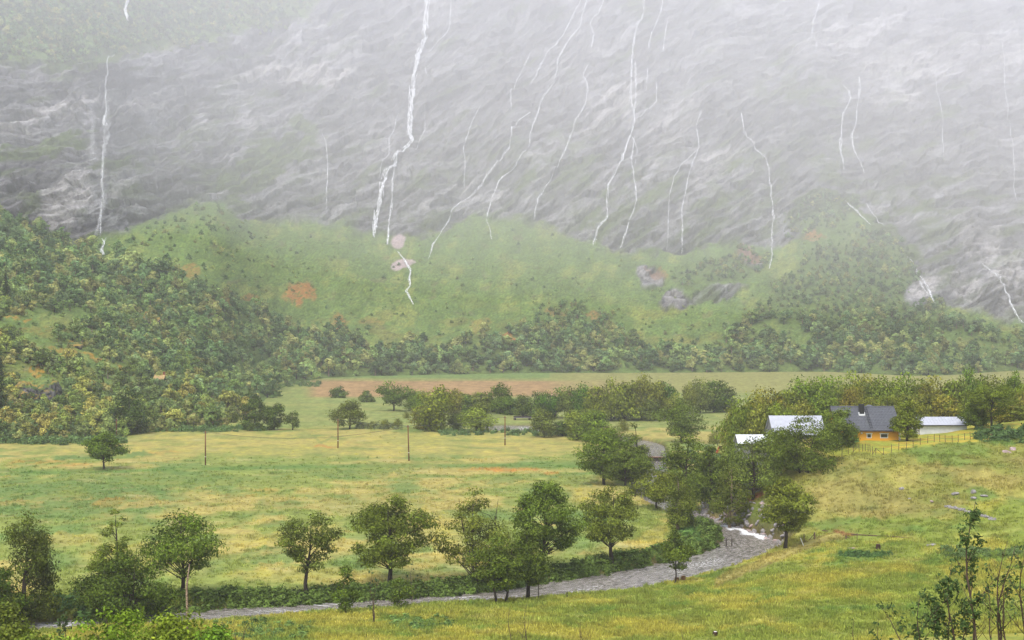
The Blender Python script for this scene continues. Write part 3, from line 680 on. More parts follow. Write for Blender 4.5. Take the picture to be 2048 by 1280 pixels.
def tree_meshes(name, seed, H=10.0, R=4.0, profile=P_ROUND, bare=0.22, clumps=44, leaves=6000, leaf=0.26, lean=(0, 0), droop=0.0, stems=1, cr=None, mat=None, bark=None, trunk_r=None, limbs=True, squash=0.75, hole=0.0, leafvar=1.1):
    r = np.random.default_rng(seed)
    mat = mat or M_LEAF; bark = bark or M_BARK
    cr = cr or R * 0.34
    tr = trunk_r or (0.02 * H + 0.03)
    # clump centres filling the profile
    C = []; tries = 0
    while len(C) < clumps and tries < clumps * 60:
        tries += 1
        h = r.random(); rr = profile(h)
        if r.random() > rr ** 1.3 + 0.1: continue
        a = r.random() * 6.2832
        lob = 1 + 0.30 * math.sin(a * 2 + seed) * math.sin(h * 5 + seed * 1.7) + 0.20 * math.sin(a * 3 + seed * 2.3 + h * 7)
        rad = R * rr * lob * (0.30 + 0.62 * math.sqrt(r.random()))
        z = (bare + (0.985 - bare) * h) * H - cr * 0.35 * h
        p = np.array([math.cos(a) * rad + lean[0] * (z / H) ** 1.5 * H, math.sin(a) * rad + lean[1] * (z / H) ** 1.5 * H, z])
        if hole and math.sin(a * 2.0 + seed) > 1 - hole and r.random() < 0.7: continue
        if all(np.linalg.norm((p - q) / np.array([1, 1, .8])) > cr * 0.42 for q in C): C.append(p)
    C = np.array(C); n = len(C)
    rad = cr * (0.65 + 0.6 * r.random(n)) * (0.7 + 0.5 * profile((C[:, 2] / H - bare) / (1 - bare)))
    cnt = np.maximum((leaves * rad ** 2 / (rad ** 2).sum()), 4).astype(int)
    ci = np.repeat(np.arange(n), cnt); N = len(ci)
    d = r.normal(size=(N, 3)); d /= np.linalg.norm(d, axis=1)[:, None]
    d[:, 2] = np.where(d[:, 2] < -0.2, d[:, 2] * 0.6, d[:, 2])
    rr = rad[ci] * (0.35 + 0.75 * r.random(N) ** 0.6) * (1 + 0.25 * np.sin(d[:, 0] * 7 + ci) * np.sin(d[:, 2] * 6 + ci * 2))
    p = C[ci] + d * rr[:, None] * np.array([1, 1, squash])
    if droop: p[:, 2] -= droop * rad[ci] * r.random(N) ** 2 * 2.2
    p[:, 2] = np.maximum(p[:, 2], 0.04 * H if bare > 0.12 else 0.05)
    # leaf quads
    cen = np.array([lean[0] * H * .5, lean[1] * H * .5, H * (bare + .35 * (1 - bare))]); ow = p - cen; ow /= np.linalg.norm(ow, axis=1)[:, None] + 1e-6
    nrm = d * 0.7 + ow * .5 + r.normal(size=(N, 3)) * 0.5 + np.array([0, 0, 0.3]); nrm /= np.linalg.norm(nrm, axis=1)[:, None]
    t = r.normal(size=(N, 3)); t[:, 2] -= 0.5 + droop; t -= (t * nrm).sum(1)[:, None] * nrm; t /= np.linalg.norm(t, axis=1)[:, None]
    b = np.cross(nrm, t); s = leaf * (0.6 + 0.8 * r.random(N))[:, None]
    v = np.empty((N, 4, 3)); v[:, 0] = p - t * s * .75; v[:, 1] = p + b * s * .42 + nrm * s * .08; v[:, 2] = p + t * s * .75; v[:, 3] = p - b * s * .42 + nrm * s * .08
    f = np.arange(N * 4).reshape(N, 4)
    crown = mesh_np('crown', v.reshape(-1, 3), f, mat)
    sh = (0.62 + 0.72 * r.random(n))[ci] * (1 - leafvar / 2 + leafvar * r.random(N))
    yl = r.random(N) ** 3 * 0.5 + 0.25 * r.random(n)[ci]
    col = np.stack([sh * (.92 + 0.30 * yl), sh * (1 + 0.10 * yl), sh * (1 - 0.15 * yl)], -1)
    vattr(crown, 'shade', np.repeat(col, 4, 0))
    # trunk and limbs
    mb = MB()
    tops = []
    for k in range(stems):
        a = 6.2832 * k / max(stems, 1) + r.random(); off = 0 if stems == 1 else R * 0.16
        P = []
        for i in range(7):
            q = i / 6; z = q * H * 0.86
            sp = off * (1 + 2.4 * q)
            P.append((math.cos(a) * sp + lean[0] * (z / H) ** 1.5 * H + math.sin(q * 5 + seed + k) * 0.02 * H * (q > 0), math.sin(a) * sp + lean[1] * (z / H) ** 1.5 * H, z - (0.25 if i == 0 else 0)))
        w = tr / (1 if stems == 1 else stems ** 0.5)
        mb.tube(P, [w * 1.35, w, w * .8, w * .62, w * .45, w * .28, w * .1], 7)
        tops.append(P)
    if limbs:
        pick = np.argsort(r.random(n))[:max(6, n * 3 // 4)]
        for i in pick:
            c = C[i]; P = tops[i % len(tops)]
            horiz = math.hypot(c[0] - lean[0] * c[2], c[1])
            z0 = max(bare * H * 0.75, c[2] - 0.55 * horiz - 0.06 * H); z0 = min(z0, 0.8 * H)
            q = z0 / (0.86 * H) * 6; k = min(int(q), 5); u = q - k
            s0 = np.array(P[k]) * (1 - u) + np.array(P[k + 1]) * u
            md = s0 * .5 + c * .5 + np.array([0, 0, 0.06 * horiz]) + r.normal(size=3) * 0.05 * R
            w = tr * 0.34 * (1 - 0.5 * z0 / H)
            mb.tube([s0, s0 * .6 + md * .4, md, md * .4 + c * .6, c], [w, w * .8, w * .6, w * .4, w * .18], 4)
    trunk = mb.mesh('trunk', bark, True)
    return crown, trunk

def put_tree(name, meshes, loc, label, group=None, scale=(1, 1, 1), rz=0.0, tint=(0.08, 0.12, 0.03), cat='tree', parts=('crown', 'trunk')):
    t = empty(name, loc, rz); t.scale = scale; tint = tuple(min(c * k, .6) for c, k in zip(tint, (1.32, 1.18, .52)))
    for nm, me in zip(parts, meshes):
        o = obj(nm, me, t); o.color = (*tint, 1)
    tag(t, label, cat, group)
    return t

# ------------------------------------------------------------------ scatter by geometry nodes (stuff only)
PROTO = {}
def proto_collection(name, meshes):
    c = bpy.data.collections.new(name)
    for i, me in enumerate(meshes):
        o = bpy.data.objects.new('%s_%02d' % (name, i), me); c.objects.link(o)
    return c

def scatter(name, label, P, S, RZ, pick, tint, coll, tilt=None):
    n = len(P)
    me = bpy.data.meshes.new(name); me.vertices.add(n); me.vertices.foreach_set('co', np.asarray(P, np.float32).ravel())
    vattr(me, 'tint', tint); 
    S = np.asarray(S, float)
    vattr(me, 'scl', S if S.ndim == 2 else np.repeat(S[:, None], 3, 1), 'FLOAT_VECTOR')
    rot = np.zeros((n, 3)); rot[:, 2] = RZ
    if tilt is not None: rot[:, :2] = tilt
    vattr(me, 'rot', rot, 'FLOAT_VECTOR'); vattr(me, 'pick', pick, 'INT')
    o = obj(name, me)
    g = bpy.data.node_groups.new(name, 'GeometryNodeTree')
    g.interface.new_socket('Geometry', in_out='INPUT', socket_type='NodeSocketGeometry')
    g.interface.new_socket('Geometry', in_out='OUTPUT', socket_type='NodeSocketGeometry')
    gi = g.nodes.new('NodeGroupInput'); go = g.nodes.new('NodeGroupOutput')
    ip = g.nodes.new('GeometryNodeInstanceOnPoints'); ci = g.nodes.new('GeometryNodeCollectionInfo')
    ci.inputs['Collection'].default_value = coll; ci.inputs['Separate Children'].default_value = True; ci.inputs['Reset Children'].default_value = True
    def na(nm, dt):
        a = g.nodes.new('GeometryNodeInputNamedAttribute'); a.data_type = dt; a.inputs['Name'].default_value = nm; return a.outputs[0]
    L = g.links.new
    L(gi.outputs[0], ip.inputs['Points']); L(ci.outputs[0], ip.inputs['Instance']); ip.inputs['Pick Instance'].default_value = True
    L(na('pick', 'INT'), ip.inputs['Instance Index']); L(na('scl', 'FLOAT_VECTOR'), ip.inputs['Scale'])
    e2r = g.nodes.new('FunctionNodeEulerToRotation'); L(na('rot', 'FLOAT_VECTOR'), e2r.inputs[0]); L(e2r.outputs[0], ip.inputs['Rotation'])
    L(ip.outputs[0], go.inputs[0])
    md = o.modifiers.new('scatter', 'NODES'); md.node_group = g
    tag(o, label, kind='stuff')
    return o

def joined_tree(seed, **kw):
    """crown and trunk as one low mesh for far scatter"""
    c, t = tree_meshes('far', seed, mat=M_LEAFI, leafvar=.35, **kw)
    nv = len(c.vertices); v = np.empty((nv, 3), np.float32); c.vertices.foreach_get('co', v.ravel())
    tv = np.array([q.co[:] for q in t.vertices]); tf = [tuple(i + nv for i in p.vertices) for p in t.polygons]
    me = bpy.data.meshes.new('far_tree')
    me.from_pydata([tuple(q) for q in v] + [tuple(q) for q in tv], [], [tuple(range(i, i + 4)) for i in range(0, nv, 4)] + tf)
    me.materials.append(M_LEAFI); me.materials.append(t.materials[0])
    mi = np.zeros(len(me.polygons), np.int32); mi[nv // 4:] = 1; me.polygons.foreach_set('material_index', mi)
    sh = np.empty((nv, 4), np.float32); c.attributes['shade'].data.foreach_get('color', sh.ravel())
    vattr(me, 'shade', np.r_[sh[:, :3], np.ones((len(tv), 3))]); me.update()
    return me

FAR = proto_collection('far_trees', [
    joined_tree(501, H=9, R=3.4, profile=P_ROUND, bare=.10, clumps=16, leaves=420, leaf=.85, limbs=False, bark=M_BARK),
    joined_tree(502, H=10, R=2.9, profile=P_BIRCH, bare=.14, clumps=16, leaves=400, leaf=.8, limbs=False, bark=M_BIRCH),
    joined_tree(503, H=9, R=3.6, profile=P_DOME, bare=.06, clumps=18, leaves=460, leaf=.85, limbs=False),
    joined_tree(504, H=8, R=2.3, profile=P_BIRCH, bare=.18, clumps=14, leaves=360, leaf=.75, limbs=False, bark=M_BIRCH),
    joined_tree(505, H=8, R=3.0, profile=P_FAN, bare=.12, clumps=15, leaves=400, leaf=.85, limbs=False),
    joined_tree(506, H=8, R=4.2, profile=P_BUSH, bare=.02, clumps=14, leaves=420, leaf=.95, limbs=False),
])

# leafy shrubs and grass tufts for scatter
def shrub_mesh(seed, n=120, leaf=.22, h=1.0, r=.8):
    q = np.random.default_rng(seed)
    d = q.normal(size=(n, 3)); d /= np.linalg.norm(d, axis=1)[:, None]; d[:, 2] = np.abs(d[:, 2])
    p = d * np.array([r, r, h]) * (0.5 + 0.5 * q.random(n))[:, None] * (1 + .25 * np.sin(d[:, :1] * 6 + seed))
    nr = d + q.normal(size=(n, 3)) * .5 + np.array([0, 0, .4]); nr /= np.linalg.norm(nr, axis=1)[:, None]
    t = np.cross(nr, q.normal(size=(n, 3))); t /= np.linalg.norm(t, axis=1)[:, None]; b = np.cross(nr, t)
    s = leaf * (.6 + .8 * q.random(n))[:, None]
    v = np.stack([p - t * s, p + b * s * .5, p + t * s, p - b * s * .5], 1).reshape(-1, 3)
    me = mesh_np('shrub', v, np.arange(n * 4).reshape(n, 4), M_LEAFI)
    sh = np.repeat((.7 + .6 * q.random(n))[:, None] * np.array([[1, 1, 1]]), 4, 0); vattr(me, 'shade', sh)
    return me
SHRUBS = proto_collection('shrub_kinds', [shrub_mesh(601), shrub_mesh(602, 150, .18, 1.2, .7), shrub_mesh(603, 110, .26, .8, 1.0)])

def tuft_mesh(seed, n=11, h=.5, w=.035, spread=.28, lean=.35):
    q = np.random.default_rng(seed); V = []; Fc = []; S = []
    for i in range(n):
        a = q.random() * 6.2832; r0 = spread * math.sqrt(q.random()); x, y = r0 * math.cos(a), r0 * math.sin(a)
        hh = h * (.5 + .7 * q.random()); l = lean * hh * (.4 + q.random()); a2 = q.random() * 6.2832
        dx, dy = l * math.cos(a2), l * math.sin(a2); a3 = q.random() * 3.1416; wx, wy = w * math.cos(a3), w * math.sin(a3)
        k = len(V)
        V += [(x - wx, y - wy, -.05), (x + wx, y + wy, -.05), (x + dx * .4 + wx * .8, y + dy * .4 + wy * .8, hh * .6), (x + dx * .4 - wx * .8, y + dy * .4 - wy * .8, hh * .6), (x + dx, y + dy, hh)]
        Fc += [(k, k + 1, k + 2, k + 3), (k + 3, k + 2, k + 4)]
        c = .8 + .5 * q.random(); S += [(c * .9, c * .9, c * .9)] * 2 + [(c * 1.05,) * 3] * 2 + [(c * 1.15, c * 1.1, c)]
    me = mesh_np('tuft', V, Fc, M_LEAFI); vattr(me, 'shade', np.array(S)); return me
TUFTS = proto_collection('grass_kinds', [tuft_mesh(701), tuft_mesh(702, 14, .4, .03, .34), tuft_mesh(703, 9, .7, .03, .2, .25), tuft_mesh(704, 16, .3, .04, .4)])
# ------------------------------------------------------------------ vegetation: far wood (one mass), undergrowth, grass
def tree_tints(n, r, k=1.0):
    pal = np.array([[.110, .175, .060], [.145, .205, .070], [.175, .215, .075], [.090, .150, .060], [.200, .215, .080], [.120, .180, .080], [.07, .12, .045]])
    return pal[r.integers(0, len(pal), n)] * (0.6 + 0.75 * r.random(n))[:, None] * k

def image_grid(r0, r1, p0, p1, hm, fx, fy, r, Yfun):
    """jittered candidates whose spacing on the picture follows the size of a tree hm metres high at that depth"""
    out = []; row = r1
    while row > r0:
        px = np.arange(p0, p1, 4.0)
        Y = Yfun(px, np.full_like(px, row)); h = hm * F / np.maximum(np.median(Y), 300)
        st = max(fx * h, 2.0)
        q = np.arange(p0, p1, st); q = q + (r.random(len(q)) - .5) * st
        out.append(np.c_[q, row + (r.random(len(q)) - .5) * fy * h]); row -= fy * h
    return np.concatenate(out)

HILL_PICK = []       # nearest trees of the wooded slope, built one by one
def far_wood():
    r = np.random.default_rng(31)
    Yf = lambda p, q: mount0(p, q)[..., 1]
    c = image_grid(-25, 890, -330, 2380, 9.0, .50, .34, r, Yf)
    px, row = c[:, 0], c[:, 1]
    fm = forest_mask(px, row); br = base_row(px)
    sparse = sstep(.12, .55, fbm(px / 30, row / 16, 3, 811) + .3 * sstep(740, 420, px)) * 0.6 * (row > talus_row(px) + 6)
    sparse = np.maximum(sparse, 0.20 * sstep(540, 640, row) * (row > talus_row(px) + 6) * (fbm(px / 50, row / 30, 2, 813) > 0))
    keep = (r.random(len(px)) < np.maximum(fm * 0.93, sparse)) & (row < br - 1.0)
    px, row, fm = px[keep], row[keep], fm[keep]
    P = msurf(px, row); n = len(P)
    h = 0.48 + 0.9 * r.random(n) ** 1.3
    h *= np.where(fm > .5, 1.0, .38)
    h *= np.where((px > 1350) & (row < 640), .62, 1.0) * np.where(row < 140, .72, 1.0) * np.where((px > 560) & (px < 1350) & (row < 660), .7, 1.0)
    h *= np.where((px < 560) & (row > 560), .78, 1.0) * np.where((px < 330) & (row > 600), .82, 1.0) * np.where((row > base_row(px) - 30), 1.1, 1)
    pick = r.choice(6, n, p=[.24, .2, .2, .16, .12, .08]); pick = np.where(fm < .4, r.choice([2, 5], n), pick)
    tint = tree_tints(n, r) * np.array([1.45, 1.55, 1.4])
    lf = sstep(700, 450, P[:, 1])[:, None]
    tint = tint * np.array([1.24, 1.08, 1.16]); tint = tint * (1 - lf) + tint * np.array([1.12, 1.0, .95]) * lf
    # the trees nearest to the viewer on the wooded slope become things of their own
    near = (P[:, 1] < 640) & (px > -40) & (px < 600)
    idx = np.nonzero(near)[0]; idx = idx[np.argsort(P[idx, 1] / h[idx])][:170]
    for i in idx: HILL_PICK.append((P[i], h[i], int(pick[i]), tint[i]))
    m = np.ones(n, bool); m[idx] = False
    P[:, 2] -= 0.25
    sc = np.stack([h * (.85 + .35 * r.random(n)), h * (.85 + .35 * r.random(n)), h], -1)
    scatter('woodland', 'mass of small broadleaf trees covering the lower mountainside', P[m], sc[m], r.random(m.sum()) * 6.28, pick[m], tint[m], FAR)
    print('woodland', m.sum())
far_wood()

def undergrowth():
    r = np.random.default_rng(41); P = []; S = []; T = []
    # along the far bank of the river
    for i in range(0, 150):
        pass
    k = r.integers(0, 190, 2600); t = 1.0 + r.random(2600) * 0.38
    u = r.random(2600)
    i0 = (k * 320 // 320); a = RB[i0]; b = LB[i0]
    d = (b - a) / np.linalg.norm(b - a, axis=1)[:, None]
    q = b + d * (0.3 + 4.2 * r.random(2600) ** 1.3)[:, None] + r.normal(size=(2600, 2)) * .4
    px = px_of(q[:, 0], q[:, 1])
    keep = (px > 150) & (px < 1440) & (r.random(2600) < np.interp(px, [150, 300, 340, 420, 1000, 1250, 1340, 1440], [.5, .4, .5, 1, 1, 1, .6, .5]))
    q = q[keep]; n = len(q)
    P.append(np.c_[q, ground(q[:, 0], q[:, 1])]); S.append(.3 + .8 * r.random(n) ** 1.5); T.append(np.array([.125, .185, .036]) * (.5 + 1.0 * r.random(n) ** 1.5)[:, None])
    # foot of the wooded slope, ditch by the pond, garden edge, bank bushes inside the bend
    def patch(p0, p1, r0, r1, n, s, col, y=None):
        pp = np.c_[r.uniform(p0, p1, n), r.uniform(r0, r1, n)]
        W = hits(pp); P.append(W); S.append(s * (.6 + .8 * r.random(n))); T.append(np.array(col) * 1.5 * (.7 + .6 * r.random(n))[:, None])
    patch(0, 250, 880, 889, 120, 1.5, (.085, .135, .04)); patch(250, 530, 856, 864, 110, 1.2, (.085, .14, .04))
    patch(715, 800, 853, 859, 60, 1.3, (.14, .16, .06)); patch(1365, 1400, 1062, 1085, 40, .7, (.075, .135, .03)); patch(1655, 1715, 876, 884, 60, .7, (.10, .17, .04))
    patch(1420, 1475, 985, 1005, 50, 1.0, (.05, .08, .03)); patch(1955, 2060, 858, 886, 80, .9, (.06, .10, .03)); patch(1680, 1780, 1108, 1116, 60, .45, (.06, .11, .03)); patch(1880, 2060, 1100, 1118, 120, .5, (.08, .12, .035))
    patch(430, 620, 1240, 1285, 60, .55, (.09, .14, .035)); patch(780, 900, 1238, 1262, 50, .45, (.10, .16, .04)); patch(1330, 1400, 985, 1015, 50, .8, (.06, .10, .03))
    patch(20, 330, 1196, 1226, 80, .8, (.06, .11, .03)); patch(1280, 1460, 905, 960, 60, 1.1, (.08, .13, .04))
    patch(880, 1160, 862, 872, 90, 1.0, (.09, .14, .045)); patch(500, 640, 764, 774, 60, 1.6, (.10, .15, .05))
    P = np.concatenate(P); S = np.concatenate(S); T = np.concatenate(T); n = len(P)
    scatter('undergrowth', 'low dark green shrubs and ferns along the river bank', P, S, r.random(n) * 6.28, r.integers(0, 3, n), T, SHRUBS)
undergrowth()

def grass():
    r = np.random.default_rng(51)
    def area(n, p0, p1, y0, y1, yf=None):
        Y = np.sqrt(r.uniform(y0 * y0, y1 * y1, n)); px = r.uniform(p0, p1, n); return (px - 1024) * Y / F, Y
    X, Y = [], []
    for n, a in ((62000, (-60, 2110, 118, 172)), (26000, (1250, 2110, 165, 262)), (42000, (-60, 1420, 160, 350)), (3000, (450, 1560, 330, 560))):
        x, y = area(n, *a); X.append(x); Y.append(y)
    X = np.concatenate(X); Y = np.concatenate(Y)
    rd = river_dist(X, Y); Z = ground(X, Y, rd); T = ground_tint(X, Y, Z, rd); px = px_of(X, Y); row = HR + (HC - Z) * F / Y
    frow = np.interp(px, [1600, 1683, 1719, 1752, 1783, 1828, 1880, 1940, 2000], [925, 913, 904, 911, 906, 893, 888, 884, 878])
    lawn = (px > 1650) & (row < frow) & (Y < 290) & (Z > 5)
    far = sstep(180, 300, Y)
    clump = fbm(X / 5, Y / 5, 3, 861)
    keep = (rd > 0.35) & ~lawn & (r.random(len(X)) < np.interp(Y, [0, 190, 240, 345, 600], [1, 1, .75, .12, .1]) + .6 * ((px > 1450) & (Z > 1))) & (r.random(len(X)) < .55 + .8 * clump + .3 * (Y < 175))
    X, Y, Z, T, far, clump = X[keep], Y[keep], Z[keep], T[keep], far[keep], clump[keep]; n = len(X)
    s = (.55 + .5 * r.random(n)) * (1 + .5 * np.clip(clump, -.6, 1)) * (1 + .1 * far) * .9
    T = T * (1.0 + .6 * r.random(n))[:, None] * np.where(r.random(n) < .25, 1.15, 1.0)[:, None]
    sc = np.stack([s * 1.25, s * 1.25, s * .85], -1)
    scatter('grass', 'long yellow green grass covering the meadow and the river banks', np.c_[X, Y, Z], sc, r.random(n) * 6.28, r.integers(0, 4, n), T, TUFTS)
    print('grass', n)
grass()
# ------------------------------------------------------------------ single trees
_tm = {}
def TM(key, **kw):
    if key not in _tm: _tm[key] = tree_meshes(key, hash_seed(key), **kw)
    return _tm[key]
def hash_seed(s): return sum((i + 3) * ord(c) for i, c in enumerate(s)) % 9973

def stand(px, base, top, width, meshes_kw, key, name, label, tint, group=None, Y=None, rz=0.0, cat='tree', deep=1.0):
    """a tree whose foot, top and spread are read off the photograph; depth from the ground it stands on (or given)"""
    if Y is None: X, Y, Z = hit(px, base)
    else: X = (px - 1024) * Y / F; Z = gz(X, Y)
    zt = HC + (HR - top) * Y / F; H = zt - Z; R = width * 0.57 * Y / F
    kw = dict(meshes_kw); kw['leaves'] = int(kw['leaves'] * 1.65); kw['leaf'] *= .8; m = tree_meshes(name, hash_seed(key), H=H, R=R, **kw)
    return put_tree(name, m, (X, Y, Z), label, group, (1, deep, 1), rz, tint, cat)

G1 = (.080, .128, .032); G2 = (.105, .145, .038); G3 = (.058, .100, .028); G4 = (.125, .150, .045); G5 = (.070, .112, .038)
# trees along the river bank and around the bend
stand(52, 1232, 1008, 118, dict(profile=prof([(0, .7), (.25, .9), (.5, .8), (.75, .62), (.9, .42), (1, .12)]), bare=.16, clumps=46, leaves=6500, leaf=.24, droop=.55, cr=1.05, squash=1.0, bark=M_BARK, hole=.25, lean=(.01, 0)), 'a1', 'birch_tree', 'tall drooping dark birch standing beside the left bush at the river', (.070, .095, .030))
stand(-14, 1240, 1120, 90, dict(profile=P_DOME, bare=.08, clumps=34, leaves=4500, leaf=.24), 'a2', 'broadleaf_tree', 'low broad leafy tree partly outside the view beside the drooping birch', G3)
stand(228, 1205, 1012, 78, dict(profile=P_CONE, bare=.3, clumps=34, leaves=3200, leaf=.22, cr=.75, hole=.3, lean=(.03, 0), bark=M_BARK), 'a3', 'birch_tree', 'thin pointed birch rising behind the dark round bush at the river', G2)
stand(245, 1226, 1104, 158, dict(profile=P_ROUND, bare=.03, clumps=70, leaves=9500, leaf=.24, cr=1.2, stems=4), 'a4', 'willow_bush', 'dark round bush as broad as a tree at the water edge', (.062, .100, .028), cat='bush')
stand(363, 1196, 1020, 140, dict(profile=P_ROUND, bare=.26, clumps=48, leaves=5200, leaf=.26, cr=1.25, hole=.25, lean=(.02, 0)), 'a5', 'broadleaf_tree', 'open crowned tree with forked dark trunk behind the pale dead pole', G1)
stand(613, 1187, 1023, 112, dict(profile=P_FAN, bare=.30, clumps=36, leaves=3800, leaf=.24, cr=1.05, hole=.35, lean=(.06, 0)), 'a6', 'broadleaf_tree', 'thin tree with bare left limbs leaning right over the river', (.088, .120, .038))
stand(690, 1230, 1108, 50, dict(profile=P_CONE, bare=.12, clumps=24, leaves=1300, leaf=.20, cr=.55, hole=.3, bark=M_TWIG, trunk_r=.05), 'a7', 'sapling', 'sparse thin sapling on the near bank left of the rounded river tree', G1)
stand(779, 1167, 988, 142, dict(profile=P_ROUND, bare=.20, clumps=60, leaves=9000, leaf=.26, cr=1.2), 'a8', 'broadleaf_tree', 'full rounded tree with a straight dark trunk on the far bank', G2)
stand(800, 1218, 1150, 46, dict(profile=P_DOME, bare=.15, clumps=18, leaves=900, leaf=.2, cr=.55, hole=.3, stems=3, bark=M_TWIG, trunk_r=.05), 'a9', 'sapling', 'small many stemmed shrub on the near bank below the rounded tree', (.085, .13, .035))
stand(958, 1162, 972, 138, dict(profile=P_DOME, bare=.06, clumps=56, leaves=7000, leaf=.25, cr=1.2, stems=3, hole=.15), 'b1', 'willow_tree', 'olive many stemmed willow left of the dense river tree', (.110, .138, .045))
stand(1090, 1143, 958, 120, dict(profile=P_ROUND, bare=.22, clumps=58, leaves=9000, leaf=.26, cr=1.15, lean=(.015, 0)), 'b2', 'broadleaf_tree', 'dense dark crowned tree with a thick trunk among the riverside group', G1)
stand(1003, 1206, 1062, 96, dict(profile=P_ROUND, bare=.20, clumps=46, leaves=5200, leaf=.23, cr=.95, stems=2), 'b3', 'broadleaf_tree', 'twin stemmed tree on the near bank in front of the willow', (.078, .118, .032))
stand(1056, 1198, 1040, 70, dict(profile=P_BIRCH, bare=.22, clumps=38, leaves=3800, leaf=.23, cr=.85), 'b4', 'broadleaf_tree', 'narrow tree on the near bank beside the twin stemmed one', (.088, .128, .036))
stand(1224, 1124, 966, 108, dict(profile=P_ROUND, bare=.24, clumps=52, leaves=6500, leaf=.25, cr=1.05), 'b5', 'broadleaf_tree', 'rounded light green tree standing alone on the far bank right of the group', (.115, .152, .045))
stand(1350, 1167, 1050, 44, dict(profile=P_BIRCH, bare=.26, clumps=26, leaves=2400, leaf=.22, cr=.7, trunk_r=.09, lean=(.02, 0)), 'b6', 'young_tree', 'small slim tree with a bent trunk beside the brown stumps', (.095, .140, .036))
stand(1356, 1062, 934, 72, dict(profile=P_BIRCH, bare=.10, clumps=46, leaves=5600, leaf=.24, cr=.85, droop=.4, squash=1.0, bark=M_BIRCH), 'b7', 'birch_tree', 'slender pale stemmed birch on the inside of the river bend', (.105, .138, .042))
stand(1313, 1018, 932, 82, dict(profile=P_DOME, bare=.22, clumps=40, leaves=4800, leaf=.28, cr=1.15), 'b8', 'broadleaf_tree', 'domed bright green tree behind the slender birch at the bend', (.120, .150, .036))
stand(1570, 1096, 950, 92, dict(profile=P_ROUND, bare=.25, clumps=54, leaves=7000, leaf=.26, cr=1.0), 'b9', 'broadleaf_tree', 'full tree with dark trunk standing by the rapids and gateposts', (.115, .145, .038))
stand(1208, 968, 850, 104, dict(profile=P_ROUND, bare=.18, clumps=52, leaves=6500, leaf=.34, cr=1.7), 'c1', 'broadleaf_tree', 'large bright topped tree at the meadow corner by the river', (.095, .150, .032))
stand(1250, 972, 884, 84, dict(profile=P_DOME, bare=.14, clumps=44, leaves=5000, leaf=.34, cr=1.5), 'c2', 'broadleaf_tree', 'broad green tree leaning against the large meadow corner tree', (.092, .135, .036))
stand(1271, 960, 833, 58, dict(profile=P_CONE, bare=.08, clumps=40, leaves=4200, leaf=.34, cr=1.2, droop=.3), 'c3', 'birch_tree', 'pointed tall birch behind the meadow corner trees', (.098, .128, .042))
stand(1375, 998, 858, 104, dict(profile=P_DOME, bare=.08, clumps=56, leaves=6500, leaf=.32, cr=1.6), 'c4', 'broadleaf_tree', 'big leafy tree across the river from the meadow corner trees', (.095, .138, .036))
stand(1420, 1003, 880, 66, dict(profile=P_BIRCH, bare=.06, clumps=44, leaves=5000, leaf=.30, cr=1.2, droop=.45, squash=1.0), 'c5', 'birch_tree', 'weeping dark birch between the big leafy tree and the thin birch', (.080, .118, .034))
stand(1461, 1028, 918, 66, dict(profile=P_BIRCH, bare=.16, clumps=40, leaves=3800, leaf=.25, cr=.95, droop=.45, squash=1.0, bark=M_BIRCH, hole=.2), 'c6', 'birch_tree', 'thin orange stemmed birch growing from the stone bank', (.095, .125, .036))
stand(1362, 885, 794, 70, dict(profile=P_ROUND, bare=.10, clumps=44, leaves=4600, leaf=.42, cr=2.0), 'c7', 'broadleaf_tree', 'rounded tree standing alone in the pale field behind the river trees', (.085, .128, .036))
stand(1506, 972, 868, 116, dict(profile=P_DOME, bare=.16, clumps=62, leaves=6500, leaf=.28, cr=1.35), 'd1', 'broadleaf_tree', 'pale leaved tree in front of the low white roof above the grey shed', (.115, .160, .060), Y=239)
stand(1610, 946, 830, 132, dict(profile=P_BUSH, bare=.03, clumps=70, leaves=9500, leaf=.26, cr=1.35, stems=3), 'd2', 'broadleaf_bush', 'huge dense round bush hiding the grey barn roof', (.088, .128, .034), cat='bush')
stand(1556, 936, 846, 84, dict(profile=P_DOME, bare=.05, clumps=54, leaves=6000, leaf=.27, cr=1.3, stems=2), 'd7', 'broadleaf_tree', 'leafy tree between the pale leaved tree and the huge round bush', (.098, .140, .040), Y=247)
stand(1678, 886, 806, 66, dict(profile=P_DOME, bare=.06, clumps=40, leaves=4800, leaf=.26, cr=1.05), 'd3', 'broadleaf_tree', 'green garden tree covering the left end of the yellow house', (.092, .135, .038), Y=244)
stand(1814, 874, 792, 46, dict(profile=P_BIRCH, bare=.10, clumps=38, leaves=3800, leaf=.26, cr=.9), 'd4', 'broadleaf_tree', 'narrow bright green tree between the yellow house and the garage', (.120, .160, .036), Y=246)
stand(1984, 864, 768, 92, dict(profile=P_FAN, bare=.28, clumps=44, leaves=5200, leaf=.27, cr=1.15), 'd5', 'broadleaf_tree', 'spreading tree on the lawn edge right of the garage', (.100, .140, .036), Y=250)
stand(1952, 866, 800, 48, dict(profile=P_DOME, bare=.12, clumps=34, leaves=3200, leaf=.27, cr=.95), 'd6', 'broadleaf_tree', 'low tree leaning over the right end of the garage', (.085, .130, .034), Y=254)
stand(208, 938, 863, 66, dict(profile=P_ROUND, bare=.20, clumps=40, leaves=4600, leaf=.36, cr=1.4), 'e1', 'broadleaf_tree', 'compact round tree standing alone on the meadow track', (.085, .140, .032))
stand(699, 858, 797, 52, dict(profile=P_DOME, bare=.16, clumps=34, leaves=3000, leaf=.42, cr=1.6, hole=.2), 'e2', 'broadleaf_tree', 'broad low limbed tree standing alone beyond the power poles', (.095, .125, .045))
stand(677, 796, 770, 26, dict(profile=P_BUSH, bare=.04, clumps=20, leaves=1100, leaf=.6, cr=1.6), 'e3', 'field_bush', 'round bush at the edge of the brown field', (.085, .135, .06), cat='bush')
